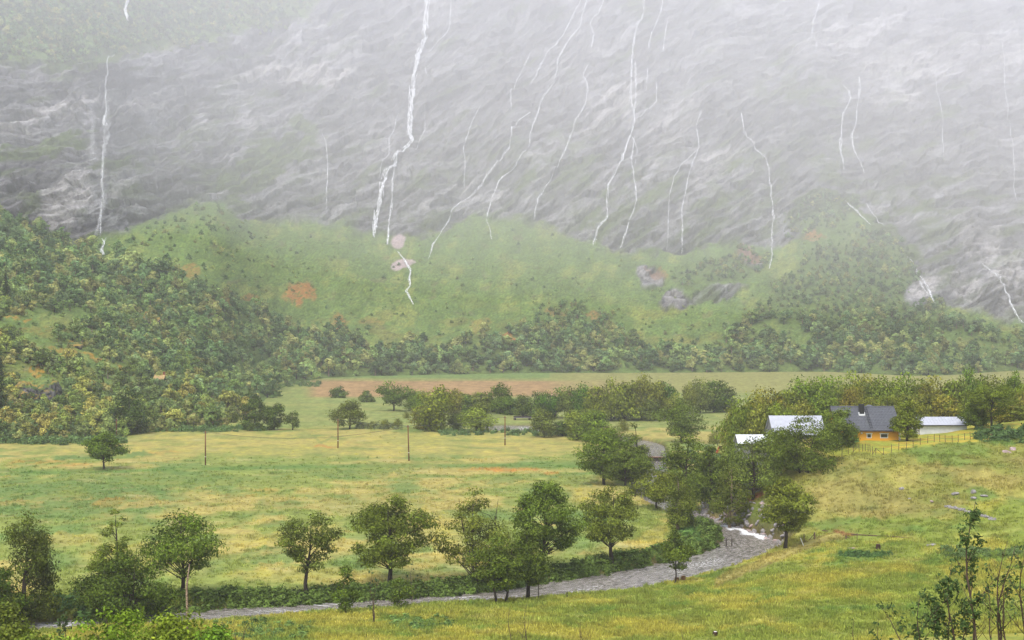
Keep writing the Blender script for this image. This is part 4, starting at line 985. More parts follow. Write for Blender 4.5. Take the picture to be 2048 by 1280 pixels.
stand(733, 804, 780, 22, dict(profile=P_CONE, bare=.04, clumps=18, leaves=900, leaf=.6, cr=1.4), 'e4', 'field_bush', 'small pointed bush between the round bush and the tree belt', (.085, .125, .06), cat='bush')
stand(585, 860, 813, 24, dict(profile=P_CONE, bare=.12, clumps=18, leaves=800, leaf=.4, cr=1.0, hole=.3), 'e5', 'young_tree', 'thin young tree beside the dark double tree at the wood edge', (.075, .11, .045))
stand(510, 861, 793, 58, dict(profile=P_DOME, bare=.05, clumps=36, leaves=3400, leaf=.42, cr=1.5), 'e6', 'broadleaf_tree', 'dark bushy tree at the end of the wood on the meadow edge', (.062, .100, .038))
stand(548, 860, 800, 42, dict(profile=P_BIRCH, bare=.05, clumps=30, leaves=2400, leaf=.42, cr=1.3), 'e7', 'broadleaf_tree', 'dark pointed tree right of the bushy tree at the wood end', (.066, .105, .042))
stand(258, 868, 772, 62, dict(profile=P_BIRCH, bare=.04, clumps=44, leaves=4600, leaf=.42, cr=1.7), 'e8', 'broadleaf_tree', 'very dark tall tree at the front of the wooded slope', (.042, .075, .028))

# belt of trees beyond the meadow
KB = [dict(profile=P_ROUND, bare=.06, clumps=34, leaves=3400, leaf=.40, cr=1.9), dict(profile=P_DOME, bare=.03, clumps=36, leaves=3400, leaf=.40, cr=2.0), dict(profile=P_BIRCH, bare=.06, clumps=34, leaves=3400, leaf=.40, cr=1.6), dict(profile=P_BUSH, bare=.02, clumps=34, leaves=3400, leaf=.40, cr=2.2), dict(profile=P_FAN, bare=.1, clumps=32, leaves=3400, leaf=.40, cr=1.8)]
BELT = [tree_meshes('belt', 900 + i, H=10, R=[4.4, 5.0, 3.4, 5.2, 4.4][i % 5], **KB[i % 5]) for i in range(8)]
BELTR = [[4.4, 5.0, 3.4, 5.2, 4.4][i % 5] for i in range(8)]
rb = random.Random(5)
def belt(px, base, top, width, k, label, group, tint, Y=None):
    if Y is None: X, Y, Z = hit(px, base)
    else: X = (px - 1024) * Y / F; Z = gz(X, Y)
    H = HC + (HR - top) * Y / F - Z; R = width * .5 * Y / F
    t = put_tree('belt_tree', BELT[k], (X, Y, Z), label, group, (R / BELTR[k], R / BELTR[k], H / 10), rb.random() * 6.28, tuple(q * 1.22 for q in tint))
    return t
SHN = ['rounded', 'domed', 'pointed', 'bushy', 'wide topped', 'rounded', 'domed', 'pointed']
def tone(c): return 'dark green' if c[1] < .112 else ('olive' if c[0] > .78 * c[1] else ('bright green' if c[1] > .145 else 'green'))
def where(px, tab): return next(n for lim, n in tab if px < lim)
T1 = [(845, 'standing beside the brown field'), (975, 'between the low limbed tree and the pond'), (1062, 'standing behind the pond'), (1200, 'standing beside the footbridge'), (1340, 'in the thick of the tree belt behind the river'), (9999, 'behind the lone rounded field tree')]
T2 = [(1558, 'behind the white roofed shed'), (1665, 'behind the barn'), (1800, 'behind the yellow house'), (1942, 'behind the garage'), (9999, 'behind the spreading lawn edge tree')]
T3 = [('the turf cabin', 318, 760), ('the dark mossy outcrop', 55, 790), ('the very dark tall tree', 258, 830), ('the bushy wood end tree', 510, 830), ('the tall dark spruce', 2, 830), ('the square rock face', 300, 640), ('the small rock ledge', 150, 694), ('the meadow side undergrowth', 130, 880), ('the thin wood edge trees', 430, 850)]
GB1 = 'trees of the belt beyond the meadow'
for px, base, top, w in [(788, 822, 762, 58), (822, 822, 778, 34), (840, 824, 776, 40), (872, 862, 768, 78), (850, 858, 808, 52), (905, 830, 776, 50), (935, 826, 782, 40), (962, 826, 778, 46), (1000, 828, 764, 44), (1020, 830, 790, 44), (1046, 832, 782, 40), (915, 860, 824, 40), (955, 864, 812, 66),
                         (1075, 834, 782, 44), (1088, 874, 814, 50), (1110, 836, 776, 46), (1140, 838, 770, 50), (1168, 840, 764, 46), (1125, 872, 836, 40), (1155, 880, 816, 60), (1190, 884, 812, 56), (1195, 842, 762, 50), (1222, 842, 752, 54), (1250, 842, 750, 56), (1282, 840, 746, 58), (1310, 838, 752, 50), (1335, 836, 762, 46), (1268, 836, 782, 44), (1230, 838, 790, 40),
                         (1380, 828, 764, 28), (1400, 826, 754, 44), (1428, 824, 752, 52), (1450, 824, 766, 40), (1346, 840, 786, 40), (1100, 834, 800, 40), (985, 824, 796, 36), (1215, 890, 850, 46), (880, 824, 790, 40), (1178, 842, 792, 40), (1300, 842, 796, 44)]:
    c = [G1, G2, G3, G4, G5, (.10, .12, .05)][rb.randrange(6)]
    k = rb.randrange(8); c = tuple(q * rb.uniform(.9, 1.2) for q in c)
    belt(px, base, top, w, k, '%s %s tree %s' % (tone(c), SHN[k], where(px, T1)), GB1, c)
GB2 = 'trees behind the farm'
for px, top, w, Y in [(1480, 790, 60, 300), (1505, 782, 64, 318), (1540, 772, 66, 330), (1572, 764, 66, 335), (1605, 752, 64, 345), (1640, 748, 62, 350), (1672, 746, 62, 355), (1702, 742, 60, 352), (1735, 748, 60, 345), (1765, 752, 58, 338), (1795, 756, 58, 340), (1822, 746, 54, 350), (1850, 748, 60, 345), (1880, 752, 60, 340), (1908, 746, 46, 335), (1936, 734, 46, 338), (1962, 736, 46, 345), (1992, 752, 60, 340), (2028, 738, 46, 335), (2052, 744, 60, 335),
                      (1520, 800, 54, 290), (1560, 800, 54, 288), (1600, 796, 54, 300), (1650, 784, 56, 300), (1740, 790, 54, 292), (1775, 786, 52, 296), (1855, 780, 56, 290), (1895, 786, 56, 288), (1928, 790, 50, 286), (1965, 776, 56, 284), (2010, 782, 60, 282), (2045, 776, 60, 280), (1465, 812, 46, 312), (2085, 750, 70, 330), (1700, 776, 50, 305), (1815, 778, 50, 300), (1830, 800, 40, 278), (2000, 800, 54, 268), (2040, 806, 56, 266), (1480, 842, 46, 292)]:
    c = [G1, G2, G4, (.13, .145, .04), (.115, .15, .036), G2][rb.randrange(6)]
    k = rb.randrange(8); c = tuple(q * rb.uniform(.9, 1.2) for q in c)
    belt(px, 0, top, w * 1.15, k, '%s %s tree %s' % (tone(c), SHN[k], where(px, T2)), GB2, c, Y=Y)
for px, base, top, w in [(745, 858, 842, 18), (770, 858, 838, 20), (795, 858, 836, 20), (812, 836, 822, 14), (1245, 862, 838, 26), (1430, 886, 862, 26)]:
    t = belt(px, base, top, w, 3, 'low scrubby bush along the ditch between meadow and tree belt', 'ditch bushes', (.12, .14, .055)); t.name = 'scrub_bush'; t['category'] = 'bush'

# nearest trees of the wooded slope, one by one
SL = [tree_meshes('slope', 940 + i, H=8, R=[3.0, 2.5, 3.2, 2.3, 2.9][i % 5], profile=[P_ROUND, P_BIRCH, P_DOME, P_BIRCH, P_FAN][i % 5], bare=.08, clumps=26, leaves=1500, leaf=.5, bark=[M_BARK, M_BIRCH][i % 2]) for i in range(6)]
def slope_label(P_, k, c):
    px, row = 1024 + F * P_[0] / P_[1], HR - F * (P_[2] - HC) / P_[1]
    near = min(T3, key=lambda t: (t[1] - px) ** 2 + (t[2] - row) ** 2)[0]
    g = c[1]; tn = 'dark green' if g < .17 else ('pale green' if g > .27 else 'green')
    return '%s %s tree near %s on the wooded slope' % (tn, ['rounded', 'slender', 'domed', 'narrow', 'wide topped', 'low bushy'][k], near)
for P_, h, k, tint in HILL_PICK:
    put_tree('slope_tree', SL[k], (float(P_[0]), float(P_[1]), float(P_[2]) - .15), slope_label(P_, k, tint), 'trees at the front of the wooded slope', (h, h, h * 1.03), rb.random() * 6.28, tuple(np.array(tint) / np.array([1.2, 1.12, .66])))

# spruces on the wooded slope
def spruce(px, row, h_px, w_px, label):
    P_ = msurf(np.array([px]), np.array([row]))[0]; Y = P_[1]; H = h_px * Y / F; R = w_px * .5 * Y / F
    r = np.random.default_rng(px + 5000); N = 1500; hh = 1 - np.sqrt(r.random(N)); a = r.random(N) * 6.2832
    tier = (1 - hh) * R * (0.55 + 0.45 * np.abs(np.sin(hh * 26))); rr = tier * np.sqrt(r.random(N))
    p = np.stack([np.cos(a) * rr, np.sin(a) * rr, H * (.04 + .96 * hh) - rr * .35], -1)
    t = np.stack([np.cos(a), np.sin(a), np.full(N, -.45)], -1); t /= np.linalg.norm(t, axis=1)[:, None]; b = np.cross(t, [0, 0, 1.0]); s = (.35 + .25 * r.random(N))[:, None]
    v = np.stack([p - t * s, p + b * s * .45, p + t * s, p - b * s * .45], 1).reshape(-1, 3)
    crown = mesh_np('crown', v, np.arange(N * 4).reshape(N, 4), M_LEAF); vattr(crown, 'shade', np.repeat((.7 + .6 * r.random(N))[:, None] * np.ones((1, 3)), 4, 0))
    mb = MB(); mb.tube([(0, 0, -.3), (0, 0, H * .5), (0, 0, H * .97)], [.02 * H, .012 * H, .004 * H], 6)
    put_tree('spruce_tree', (crown, mb.mesh('trunk', M_BARK, True)), P_, label, None, tint=(.032, .058, .028))
spruce(2, 840, 132, 62, 'tall dark spruce in front of the mossy rock outcrop')
spruce(12, 610, 70, 34, 'dark spruce high in the wood below the left cliff')
spruce(-8, 745, 92, 46, 'dark spruce behind the tall spruce by the mossy outcrop')
# ------------------------------------------------------------------ foreground saplings and dead stems
def twig_plant(name, label, px, top, Y, stems, leaves, leaf, tint, spread=.5, seed=1, cat='sapling', bark=None, fork=5, hmin=.6, group=None):
    r = np.random.default_rng(seed); X = (px - 1024) * Y / F; Z = gz(X, Y); H = HC + (HR - top) * Y / F - Z
    t = empty(name, (X, Y, Z)); tips = []
    for k in range(stems):
        h = H if k == 0 else H * (hmin + (1 - hmin) * r.random()); a = r.random() * 6.28; l = spread * h * (0.12 if k == 0 else .2 + .5 * r.random())
        x0, y0 = (0, 0) if k == 0 else r.normal(size=2) * .12 * H * spread
        mb = MB(); w = .008 * h + .008
        P = [np.array([x0 + l * math.cos(a) * q ** 1.4 + .03 * h * math.sin(q * 7 + k), y0 + l * math.sin(a) * q ** 1.4, h * q - (.2 if q == 0 else 0)]) for q in np.linspace(0, 1, 8)]
        mb.tube(P, [w * (1.15 - q) for q in np.linspace(0, 1, 8)], 5)
        for j in range(fork):
            q = .25 + .7 * (j + r.random()) / fork; i = min(int(q * 7), 6); s0 = P[i] * (1 - (q * 7 - i)) + P[i + 1] * (q * 7 - i)
            a2 = r.random() * 6.28; ln = (1.05 - q) * h * (.28 + .22 * r.random()); d = np.array([math.cos(a2), math.sin(a2), .9 + .5 * r.random()]); d /= np.linalg.norm(d)
            e = s0 + d * ln; m = s0 + d * ln * .5 + r.normal(size=3) * .04 * ln
            mb.tube([s0, m, e], [w * .5 * (1.1 - q), w * .35 * (1.1 - q), w * .12], 4)
            tips += [m * .6 + e * .4, e, m]
            for _ in range(3):
                d2 = d + r.normal(size=3) * .6; d2 /= np.linalg.norm(d2); s1 = s0 + (e - s0) * (.3 + .6 * r.random()); e2 = s1 + d2 * ln * .4
                mb.tube([s1, e2], [w * .18, w * .07], 3); tips += [e2, (s1 + e2) / 2]
        tips.append(P[-1]); mb.build('stem', bark or M_TWIG, t, smooth=True)
    if leaves:
        tips = np.array(tips); ci = r.integers(0, len(tips), leaves); p = tips[ci] + r.normal(size=(leaves, 3)) * .028 * H ** .6
        n = r.normal(size=(leaves, 3)) + np.array([0, -.3, .6]); n /= np.linalg.norm(n, axis=1)[:, None]; q = np.cross(n, r.normal(size=(leaves, 3))); q /= np.linalg.norm(q, axis=1)[:, None]; b = np.cross(n, q)
        s = leaf * (.6 + .8 * r.random(leaves))[:, None]
        v = np.stack([p - q * s, p + b * s * .5, p + q * s, p - b * s * .5], 1).reshape(-1, 3)
        me = mesh_np('foliage', v, np.arange(leaves * 4).reshape(leaves, 4), M_LEAF); vattr(me, 'shade', np.repeat((.65 + .7 * r.random(leaves))[:, None] * np.ones((1, 3)), 4, 0))
        o = obj('foliage', me, t); o.color = (*tint, 1)
    tag(t, label, cat, group); return t
LG = (.065, .105, .030)
twig_plant('sapling', 'tall leafy sapling with a dark stem in front of the grassy hillside', 1938, 1003, 52, 1, 900, .075, LG, .35, 11, fork=12)
twig_plant('sapling', 'bushy sapling crowding against the foot of the tall leafy one', 1905, 1130, 51, 4, 1300, .075, LG, .7, 12, fork=8)
twig_plant('sapling', 'nearly bare sapling right of the tall leafy one', 1992, 1080, 50, 4, 60, .07, LG, .6, 13, fork=9, bark=M_TWIG)
twig_plant('sapling', 'half bare sapling with a few leaves at the picture edge hillside', 2040, 1075, 50, 3, 330, .075, LG, .5, 14, fork=9)
twig_plant('sapling', 'low spreading leafy shoots left of the bushy sapling', 1840, 1180, 50, 5, 420, .075, LG, .9, 15, fork=7)
twig_plant('sapling', 'small leafy shoot on the slope foot left of the spreading shoots', 1765, 1236, 50, 3, 130, .075, LG, .9, 16, fork=5)
twig_plant('dead_shrub', 'bare forked dead shrub in the near bank grass below the twin stemmed tree', 1050, 1205, 108, 3, 0, .1, LG, .25, 17, 'dead shrub', fork=3)
twig_plant('dead_shrub', 'bare dead stalk with a brown base in the near bank grass', 1020, 1213, 116, 1, 0, .1, LG, .2, 18, 'dead shrub', fork=1)
twig_plant('dead_shrub', 'clump of bare reddish stalks at the bottom of the near bank', 1165, 1236, 100, 5, 0, .1, LG, .5, 19, 'dead shrub', fork=3)
twig_plant('dead_shrub', 'bare fan shaped shrub beside the foreground bush', 470, 1222, 108, 7, 40, .08, LG, .9, 20, 'dead shrub', fork=5)
twig_plant('dead_shrub', 'single bare stalk on the near bank right of the river posts slope', 1365, 1238, 105, 2, 0, .1, LG, .5, 21, 'dead shrub', fork=3)
twig_plant('dead_shrub', 'bare branching twig low on the slope left of the leafy shoots', 1712, 1236, 56, 2, 25, .06, LG, .5, 22, 'dead shrub', fork=5)
twig_plant('sapling', 'thin two stemmed shrub at the river between birch and foreground bush', 130, 1212, 120, 3, 160, .16, LG, .35, 23, fork=5)
twig_plant('sapling', 'reddish stemmed sparse shrub on the near bank under the rounded tree', 745, 1140, 146, 3, 60, .18, LG, .35, 24, fork=4)
twig_plant('sapling', 'bare pale shoot growing beside the rounded river tree trunk', 822, 1120, 172, 2, 30, .2, LG, .5, 25, fork=5)

# bushes at the bottom edge
def near_bush(px, top, Y, w, label, tint, seed, leaf=.13, n=5200):
    X = (px - 1024) * Y / F; Z = gz(X, Y); H = HC + (HR - top) * Y / F - Z; R = w * .5 * Y / F
    m = tree_meshes('bush', seed, H=H, R=R, profile=P_BUSH, bare=.02, clumps=46, leaves=n, leaf=leaf, cr=.62, stems=4, bark=M_TWIG, trunk_r=.06)
    put_tree('foreground_bush', m, (X, Y, Z), label, None, tint=tuple(q * 1.4 for q in tint), cat='bush')
near_bush(225, 1212, 78, 170, 'bright green leafy bush in front of the dark round bush', (.100, .165, .030), 61)
near_bush(345, 1222, 76, 140, 'leafy foreground bush below the pale dead pole', (.105, .150, .032), 62)
near_bush(430, 1243, 75, 70, 'small bright foreground bush right of the dead pole', (.085, .160, .032), 63, n=2600)
near_bush(10, 1205, 80, 130, 'olive brown foreground bush below the drooping birch', (.075, .100, .035), 64)
near_bush(90, 1262, 74, 120, 'low foreground bush at the water left of the bright one', (.080, .115, .032), 65, n=2600)
# pale dead pole
mb = MB(); X, Y = (372 - 1024) * 112 / F, 112.0; Z = gz(X, Y); zt = HC + (HR - 1128) * Y / F
mb.tube([(0, 0, -.3), (.12, 0, (zt - Z) * .4), (.05, 0, (zt - Z) * .75), (.28, 0, zt - Z)], [.13, .11, .09, .03], 7)
for q, a in ((.5, .4), (.62, 2.2), (.7, 4.0), (.82, 1.0)): mb.tube([(.1, 0, (zt - Z) * q), (.1 + .35 * math.cos(a), .35 * math.sin(a), (zt - Z) * q + .25)], [.025, .008], 4)
tag(mb.build('dead_birch', M_BIRCH, None, (X, Y, Z), True), 'pale reddish dead birch pole in front of the open crowned tree', 'dead tree')

# ------------------------------------------------------------------ stones
def stone_mesh(seed, mat, flat=.6):
    r = np.random.default_rng(seed); bm = bmesh.new(); bmesh.ops.create_icosphere(bm, subdivisions=2, radius=.5)
    ax = r.normal(size=(7, 3)); ax /= np.linalg.norm(ax, axis=1)[:, None]; cut = .30 + .16 * r.random(7)
    for v in bm.verts:
        p = np.array(v.co)
        for a, c in zip(ax, cut):
            d = p @ a
            if d > c: p = p - a * (d - c)
        v.co = (p[0] * 1.15, p[1], p[2] * flat)
    me = bpy.data.meshes.new('stone'); bm.to_mesh(me); bm.free(); me.materials.append(mat); return me
STONES = [stone_mesh(70 + i, M_ROCK, .55 + .25 * (i % 3)) for i in range(6)]
PSTONES = [stone_mesh(80 + i, M_ROCKPINK, .5) for i in range(3)]
rs = random.Random(9)
# stone bank of the river bend
t = empty('stone_bank', hit(1480, 1045)); tl = Vector(t.location)
_pb = px_of(RB[:, 0], RB[:, 1]); _rbw = HR + (HC + .3) * F / RB[:, 1]
_ib = np.nonzero((_pb > 1388) & (_pb < 1574) & (_rbw < 1086) & (_rbw > 1012))[0]
for i in range(210):
    q = rs.choice(list(_ib)); d = RB[q] - LB[q]; d = d / np.linalg.norm(d); e = RB[q] + d * rs.uniform(-.5, 2.9) + np.array([rs.uniform(-.6, .6), rs.uniform(-.6, .6)])
    z = gz(e[0], e[1]); s = rs.uniform(.45, 1.15)
    o = obj('stone', STONES[rs.randrange(6)] if rs.random() < .72 else PSTONES[rs.randrange(3)], t); o.location = Vector((e[0], e[1], max(z, -1.15) + .16 * s)) - tl
    o.scale = (s, s * .8, s); o.rotation_euler = (rs.uniform(-.4, .4), rs.uniform(-.4, .4), rs.random() * 6.28)
tag(t, 'bank of broken grey stones along the outer side of the rapids', 'stone bank')
# dry stone wall on the hillside
t = empty('dry_stone_wall', hit(1935, 1024)); tl = Vector(t.location)
for i in range(44):
    q = (i + rs.random()) / 44; x, y, z = hit(1890 + 100 * q, 1013 + 25 * q + rs.uniform(-2, 2)); s = rs.uniform(.32, .62)
    o = obj('stone', STONES[rs.randrange(6)], t); o.location = Vector((x, y, z + .1)) - tl; o.scale = (s, s, s * 1.1); o.rotation_euler = (rs.uniform(-.3, .3), rs.uniform(-.3, .3), rs.random() * 6.28)
tag(t, 'short tumbled dry stone wall on the hillside behind the tall sapling', 'stone wall')
def rock(px, row, s, label, mats=STONES, group=None, k=0, flat=1.0, sink=.0, name='rock'):
    x, y, z = hit(px, row); o = obj(name, mats[k % len(mats)], None, (x, y, z + .12 * s - sink)); o.scale = (s, s * .8, s * flat); o.rotation_euler = (.15, rs.uniform(-.2, .2), rs.random() * 6.28)
    return tag(o, label, 'rock', group)
rock(1910, 990, 1.1, 'flat grey rock left of the twin rocks above the stone wall', k=1, flat=.6)
rock(1946, 986, .85, 'upper one of two grey rocks set above each other over the stone wall', k=2)
rock(1947, 996, .85, 'lower one of two grey rocks set above each other over the stone wall', k=3)
rock(1968, 990, 1.1, 'long slanting pale rock right of the twin rocks', k=4, flat=.5)
rock(1864, 1003, .8, 'pinkish rock on the brown hillside left of the stone wall', PSTONES, k=0)
rock(1803, 974, .75, 'small pale rock on the hillside below the garden fence', k=5)
rock(1819, 994, .5, 'tiny pale rock downhill of the small pale rock', k=0)
rock(1702, 1101, 1.15, 'flat pink slab in the grass right of the gateposts', PSTONES, k=1, flat=.3)
rock(1862, 1096, 1.2, 'flat grey slab in the grass left of the tall sapling', k=1, flat=.4)
for p_, r_, s_ in ((2012, 902, 2.4), (2030, 898, 2.2), (2002, 908, 1.4)):
    rock(p_, r_, s_, 'bare pink rock slab breaking out of the hillside below the lawn edge tree', PSTONES, 'bare slabs on the hillside', k=int(s_ * 3), flat=.9, sink=.55)
for p_, r_, s_ in ((300, 1214, 1.3), (286, 1217, 1.0), (392, 1217, 1.2), (350, 1219, .9), (540, 1203, 1.0), (500, 1208, .8), (560, 1205, .7), (110, 1228, 1.3), (140, 1232, .9)):
    rock(p_, r_, s_, 'grey boulder lying at the foot of the far river bank', STONES, 'boulders on the far river bank', k=int(s_ * 7), name='boulder')
for p_, r_ in ((1353, 1163), (1366, 1160)):
    x, y, z = hit(p_, r_); mb = MB(); mb.tube([(0, 0, -.2), (.03, 0, .2), (.02, .02, .5)], [.4, .32, .26], 9)
    tag(mb.build('tree_stump', mat_plain('cut_stump', (.16, .085, .035), .9, .5, 4.0), None, (x, y, z)), 'brown cut stump beside the small slim tree on the near bank', 'stump', 'stumps on the near bank')
def stump(px, row, h, w, label, top=None):
    x, y, z = hit(px, row); t = empty('tree_stump', (x, y, z)); mb = MB(); mb.tube([(0, 0, -.15), (0, 0, h * .3), (.02, 0, h * .7), (.03, 0, h)], [w * .6, w * .52, w * .5, w * .44], 10); mb.build('bark', M_STUMP, t)
    c = MB(); c.tube([(.03, 0, h + .004), (.03, 0, h + .03)], [w * .36, w * .3], 10); c.build('cut_face', mat_plain('cut_face', top or (.10, .06, .04), .9, .3, 8.0), t); tag(t, label, 'stump')
stump(1756, 1103, .72, .60, 'dark brown tree stump in the grass right of the gateposts')
stump(1430, 1273, .42, .44, 'small dark stump with a pale top on the near bank', (.55, .50, .47))

# ------------------------------------------------------------------ power poles and wires
POLES = []
def pole(px, base, top, label):
    x, y, z = hit(px, base); h = (HC + (HR - top) * y / F) - z; t = empty('power_pole', (x, y, z))
    m = MB(); m.tube([(0, 0, -.6), (0, 0, h * .5), (0, 0, h)], [.17, .15, .12], 8); m.build('pole', mat_plain('pole_wood', (.17, .075, .035), .85, .3, 2.0, .1, .3, (1, 1, .2)), t, smooth=True)
    m = MB(); m.box(-.42, .42, -.07, .07, h - .5, h - .38); m.build('crossarm', M_DARKWOOD, t)
    for sx in (-.34, .34):
        m = MB(); m.tube([(sx, 0, h - .38), (sx, 0, h - .2)], [.05, .035], 6); m.build('insulator', mat_plain('insulator', (.5, .5, .48), .3, .1, 1.0, .5), t)
    m = MB(); m.tube([(0, 0, 1.9), (0, 0, 2.05)], .185, 8); m.build('band', mat_plain('pole_band', (.6, .58, .5), .6, .1, 2.0), t)
    tag(t, label, 'power pole'); POLES.append((x, y, z + h - .2)); return t
pole(411, 931, 862, 'reddish power pole right of the round meadow tree'); pole(818, 922, 850, 'leaning reddish power pole beside the field track').rotation_euler = (0, -.03, 0)
pole(676, 896, 838, 'dark power pole left of the broad low limbed tree'); pole(1010, 890, 832, 'dark power pole in front of the pond'); pole(233, 875, 838, 'power pole behind the round meadow tree')
def wire(a, b, label, sag=1.2, grp='power lines over the meadow'):
    a = Vector(a); b = Vector(b); m = MB()
    for o_ in (-.34, .34):
        P = [a.lerp(b, q) + Vector((o_ * .0, o_ * 1.0 if abs(b.x - a.x) > abs(b.y - a.y) else 0, -4 * sag * q * (1 - q))) for q in np.linspace(0, 1, 17)]
        m.tube(P, .022, 4)
    tag(m.build('power_line', M_WIRE), label, 'power line', grp)
wire(POLES[0], POLES[1], 'pair of thin sagging wires between the two reddish poles', 2.2)
wire(POLES[4], POLES[0], 'pair of thin wires between the round meadow tree pole and the reddish pole', 1.0)
wire(POLES[2], POLES[3], 'pair of thin wires between the two dark poles', 2.0)

# ------------------------------------------------------------------ fences and posts
FX = [25, 110, 178, 258, 305, 340, 378, 407, 440, 482, 587, 690, 790, 895, 985, 1080, 1180, 1268, 1345, 1418, 1512, 1592, 1680, 1755]
FB = [1045, 1025, 992, 972, 976, 980, 985, 990, 1005, 1012, 1015, 992, 960, 935, 915, 890, 870, 865, 860, 857, 855, 850, 835, 820]
base = [hit(1680 + x / 6.737, 760 + b / 6.737) for x, b in zip(FX, FB)]
t = empty('wire_fence', base[9]); tl = Vector(t.location); pm = MB(); pm.tube([(0, 0, -.3), (0, 0, 1.25)], [.055, .045], 6); pme = pm.mesh('post', M_WOOD)
W = [Vector(b) - tl for b in base]
for i, w in enumerate(W):
    o = obj('post', pme, t); o.location = w; o.rotation_euler = (rs.uniform(-.05, .05), rs.uniform(-.05, .05), 0); o.scale = (1, 1, rs.uniform(.9, 1.12))
for z in (.35, .7, 1.05):
    m = MB(); m.tube([w + Vector((0, 0, z)) for w in W], .012, 3); m.build('wire', M_WIRE, t)
for i, dx in ((3, -1.1), (9, -.6), (9, 1.25)):
    m = MB(); m.tube([W[i] + Vector((dx, -.1, 0)), W[i] + Vector((0, 0, 1.05))], .04, 5); m.build('brace', M_WOOD, t)
tag(t, 'wire fence on thin wooden posts along the foot of the garden lawn', 'fence')
def gatepost(px, row, h, label, lean=(0, 0), brace=None, w=.14, mat=None, kind='gatepost'):
    x, y, z = hit(px, row); t = empty(kind, (x, y, z)); m = MB(); m.box(-w / 2, w / 2, -w / 2, w / 2, -.3, h); o = m.build('post', mat or M_WOOD, t); o.rotation_euler = (lean[0], lean[1], 0)
    if brace: m = MB(); m.tube([(brace, 0, -.1), (0, 0, h * .85)], .05, 5); m.build('brace', M_WOOD, t)
    tag(t, label, 'post')
gatepost(1629, 1077, .95, 'thick gatepost with a slanting brace right of the rapids tree', brace=-.75, w=.2)
gatepost(1692, 1078, .5, 'short gatepost with a slanting brace on the right of the track', brace=.95, w=.2)
gatepost(1608, 1083, 1.15, 'thin upright fence post between the rapids tree and the gatepost', w=.1)
gatepost(1608, 1094, 1.35, 'leaning pale topped post beside the rapids tree', (0, -.38), w=.1, mat=mat_plain('pale_post', (.40, .39, .34), .8, .3, 2.0))
gatepost(1714, 1083, 1.1, 'thin post at the start of the rough log fence', w=.08)
gatepost(1134, 1196, .75, 'lone low post on the near river bank', w=.1, mat=M_DARKWOOD); gatepost(1077, 1200, 2.2, 'tall thin dark post standing beside the narrow near bank tree', w=.1, mat=M_DARKWOOD)
# brace pole by the lawn edge tree
x, y, z = hit(1982, 884); m = MB(); m.tube([(-.7, 0, 0), (.1, 0, 1.2)], .05, 5); m.tube([(.1, 0, 1.2), (.4, 0, 0)], .05, 5); tag(m.build('fence_brace', M_WOOD, None, (x, y, z)), 'pair of leaning fence poles below the lawn edge tree', 'fence')
# low log fence along the track
def log(p0, p1, label, r_=.09):
    a = Vector(hit(*p0)); b = Vector(hit(*p1)); m = MB(); m.tube([Vector((0, 0, .12)), (b - a) * .5 + Vector((0, 0, .1)), (b - a) + Vector((0, 0, .12))], [r_, r_ * .9, r_ * .75], 6)
    tag(m.build('fallen_log', M_WOOD, None, a), label, 'log')
log((1703, 1071), (1760, 1074), 'weathered log lying along the track by the thin post'); log((1769, 1074), (1824, 1080), 'weathered log continuing the line right of the first log'); log((1644, 1061), (1656, 1063), 'short log lying at the bend of the track', .08)
# two posts in the river
x, y, z = hit(1458, 1072); t = empty('river_posts', (x, y, -1.0))
for dx in (-.42, .42): m = MB(); m.box(dx - .075, dx + .075, -.075, .075, -.9, 1.25); m.build('post', M_DARKWOOD, t)
m = MB(); m.box(-.6, .6, -.13, .13, -.06, .08); m.build('sill', M_DARKWOOD, t); tag(t, 'two dark upright posts on a low sill in the river', 'river posts')

# ------------------------------------------------------------------ buildings
M_YEL = mat_plain('yellow_boards', (.78, .37, .03), .7, .08, 6.0, .3, .2, (1, 1, 8)); M_WHITE = mat_plain('white_paint', (.70, .70, .68), .6, .06, 3.0, .3)
M_TILE = mat_plain('slate_tiles', (.085, .088, .098), .45, .25, 3.0, .5); M_STEEL = mat_plain('light_steel_roof', (.42, .43, .47), .4, .08, 1.0, .5); M_WSTEEL = mat_plain('white_steel_roof', (.72, .73, .75), .4, .06, 1.0, .5)
M_BLACK = mat_plain('black_cladding', (.012, .012, .012), .5, .2, 2.0, .4); M_GLASS = mat_plain('window_glass', (.03, .035, .035), .08, .2, 1.0, .6); M_GREYW = mat_plain('grey_boards', (.20, .195, .18), .85, .3, 2.0, .1, .3, (6, 6, .4)); M_GUT = mat_plain('dark_gutter', (.03, .03, .032), .5, .1, 2.0, .4)
M_LWALL = mat_plain('pale_wall', (.58, .58, .57), .8, .10, 1.5, .2, .1)
def wx(px, Y): return (px - 1024) * Y / F
def wz(row, Y): return HC + (HR - row) * Y / F
# yellow house
Y0 = 250.0; x0, x1 = wx(1678, Y0), wx(1797, Y0); ze = wz(857.5, Y0); zr = wz(815.5, Y0 + 4.6); zg = 11.4; yr = Y0 + 4.6; yb = Y0 + 9.2
t = empty('yellow_house', (x0, Y0, zg)); o = Vector((x0, Y0, zg)); L_ = x1 - x0; he = ze - zg; hr = zr - zg
m = MB(); m.prism([(0, -.6), (9.2, -.6), (9.2, he), (4.6, hr - .15), (0, he)], 0, 0, L_); wall = m.build('wall', M_YEL, t)
for i in range(9):
    m = MB(); z_ = he - .18 - i * .2; m.box(.0, L_, -.025, -.004, z_ - .185, z_); m.build('board', M_YEL, wall)
def roof(parent, name, mat, x0, x1, pts, th=.14):
    m = MB(); n = [(a, b + th) for a, b in pts[::-1]]; m.prism(pts + n, 0, x0, x1); return m.build(name, mat, parent)
rise = (hr - he) / 4.6
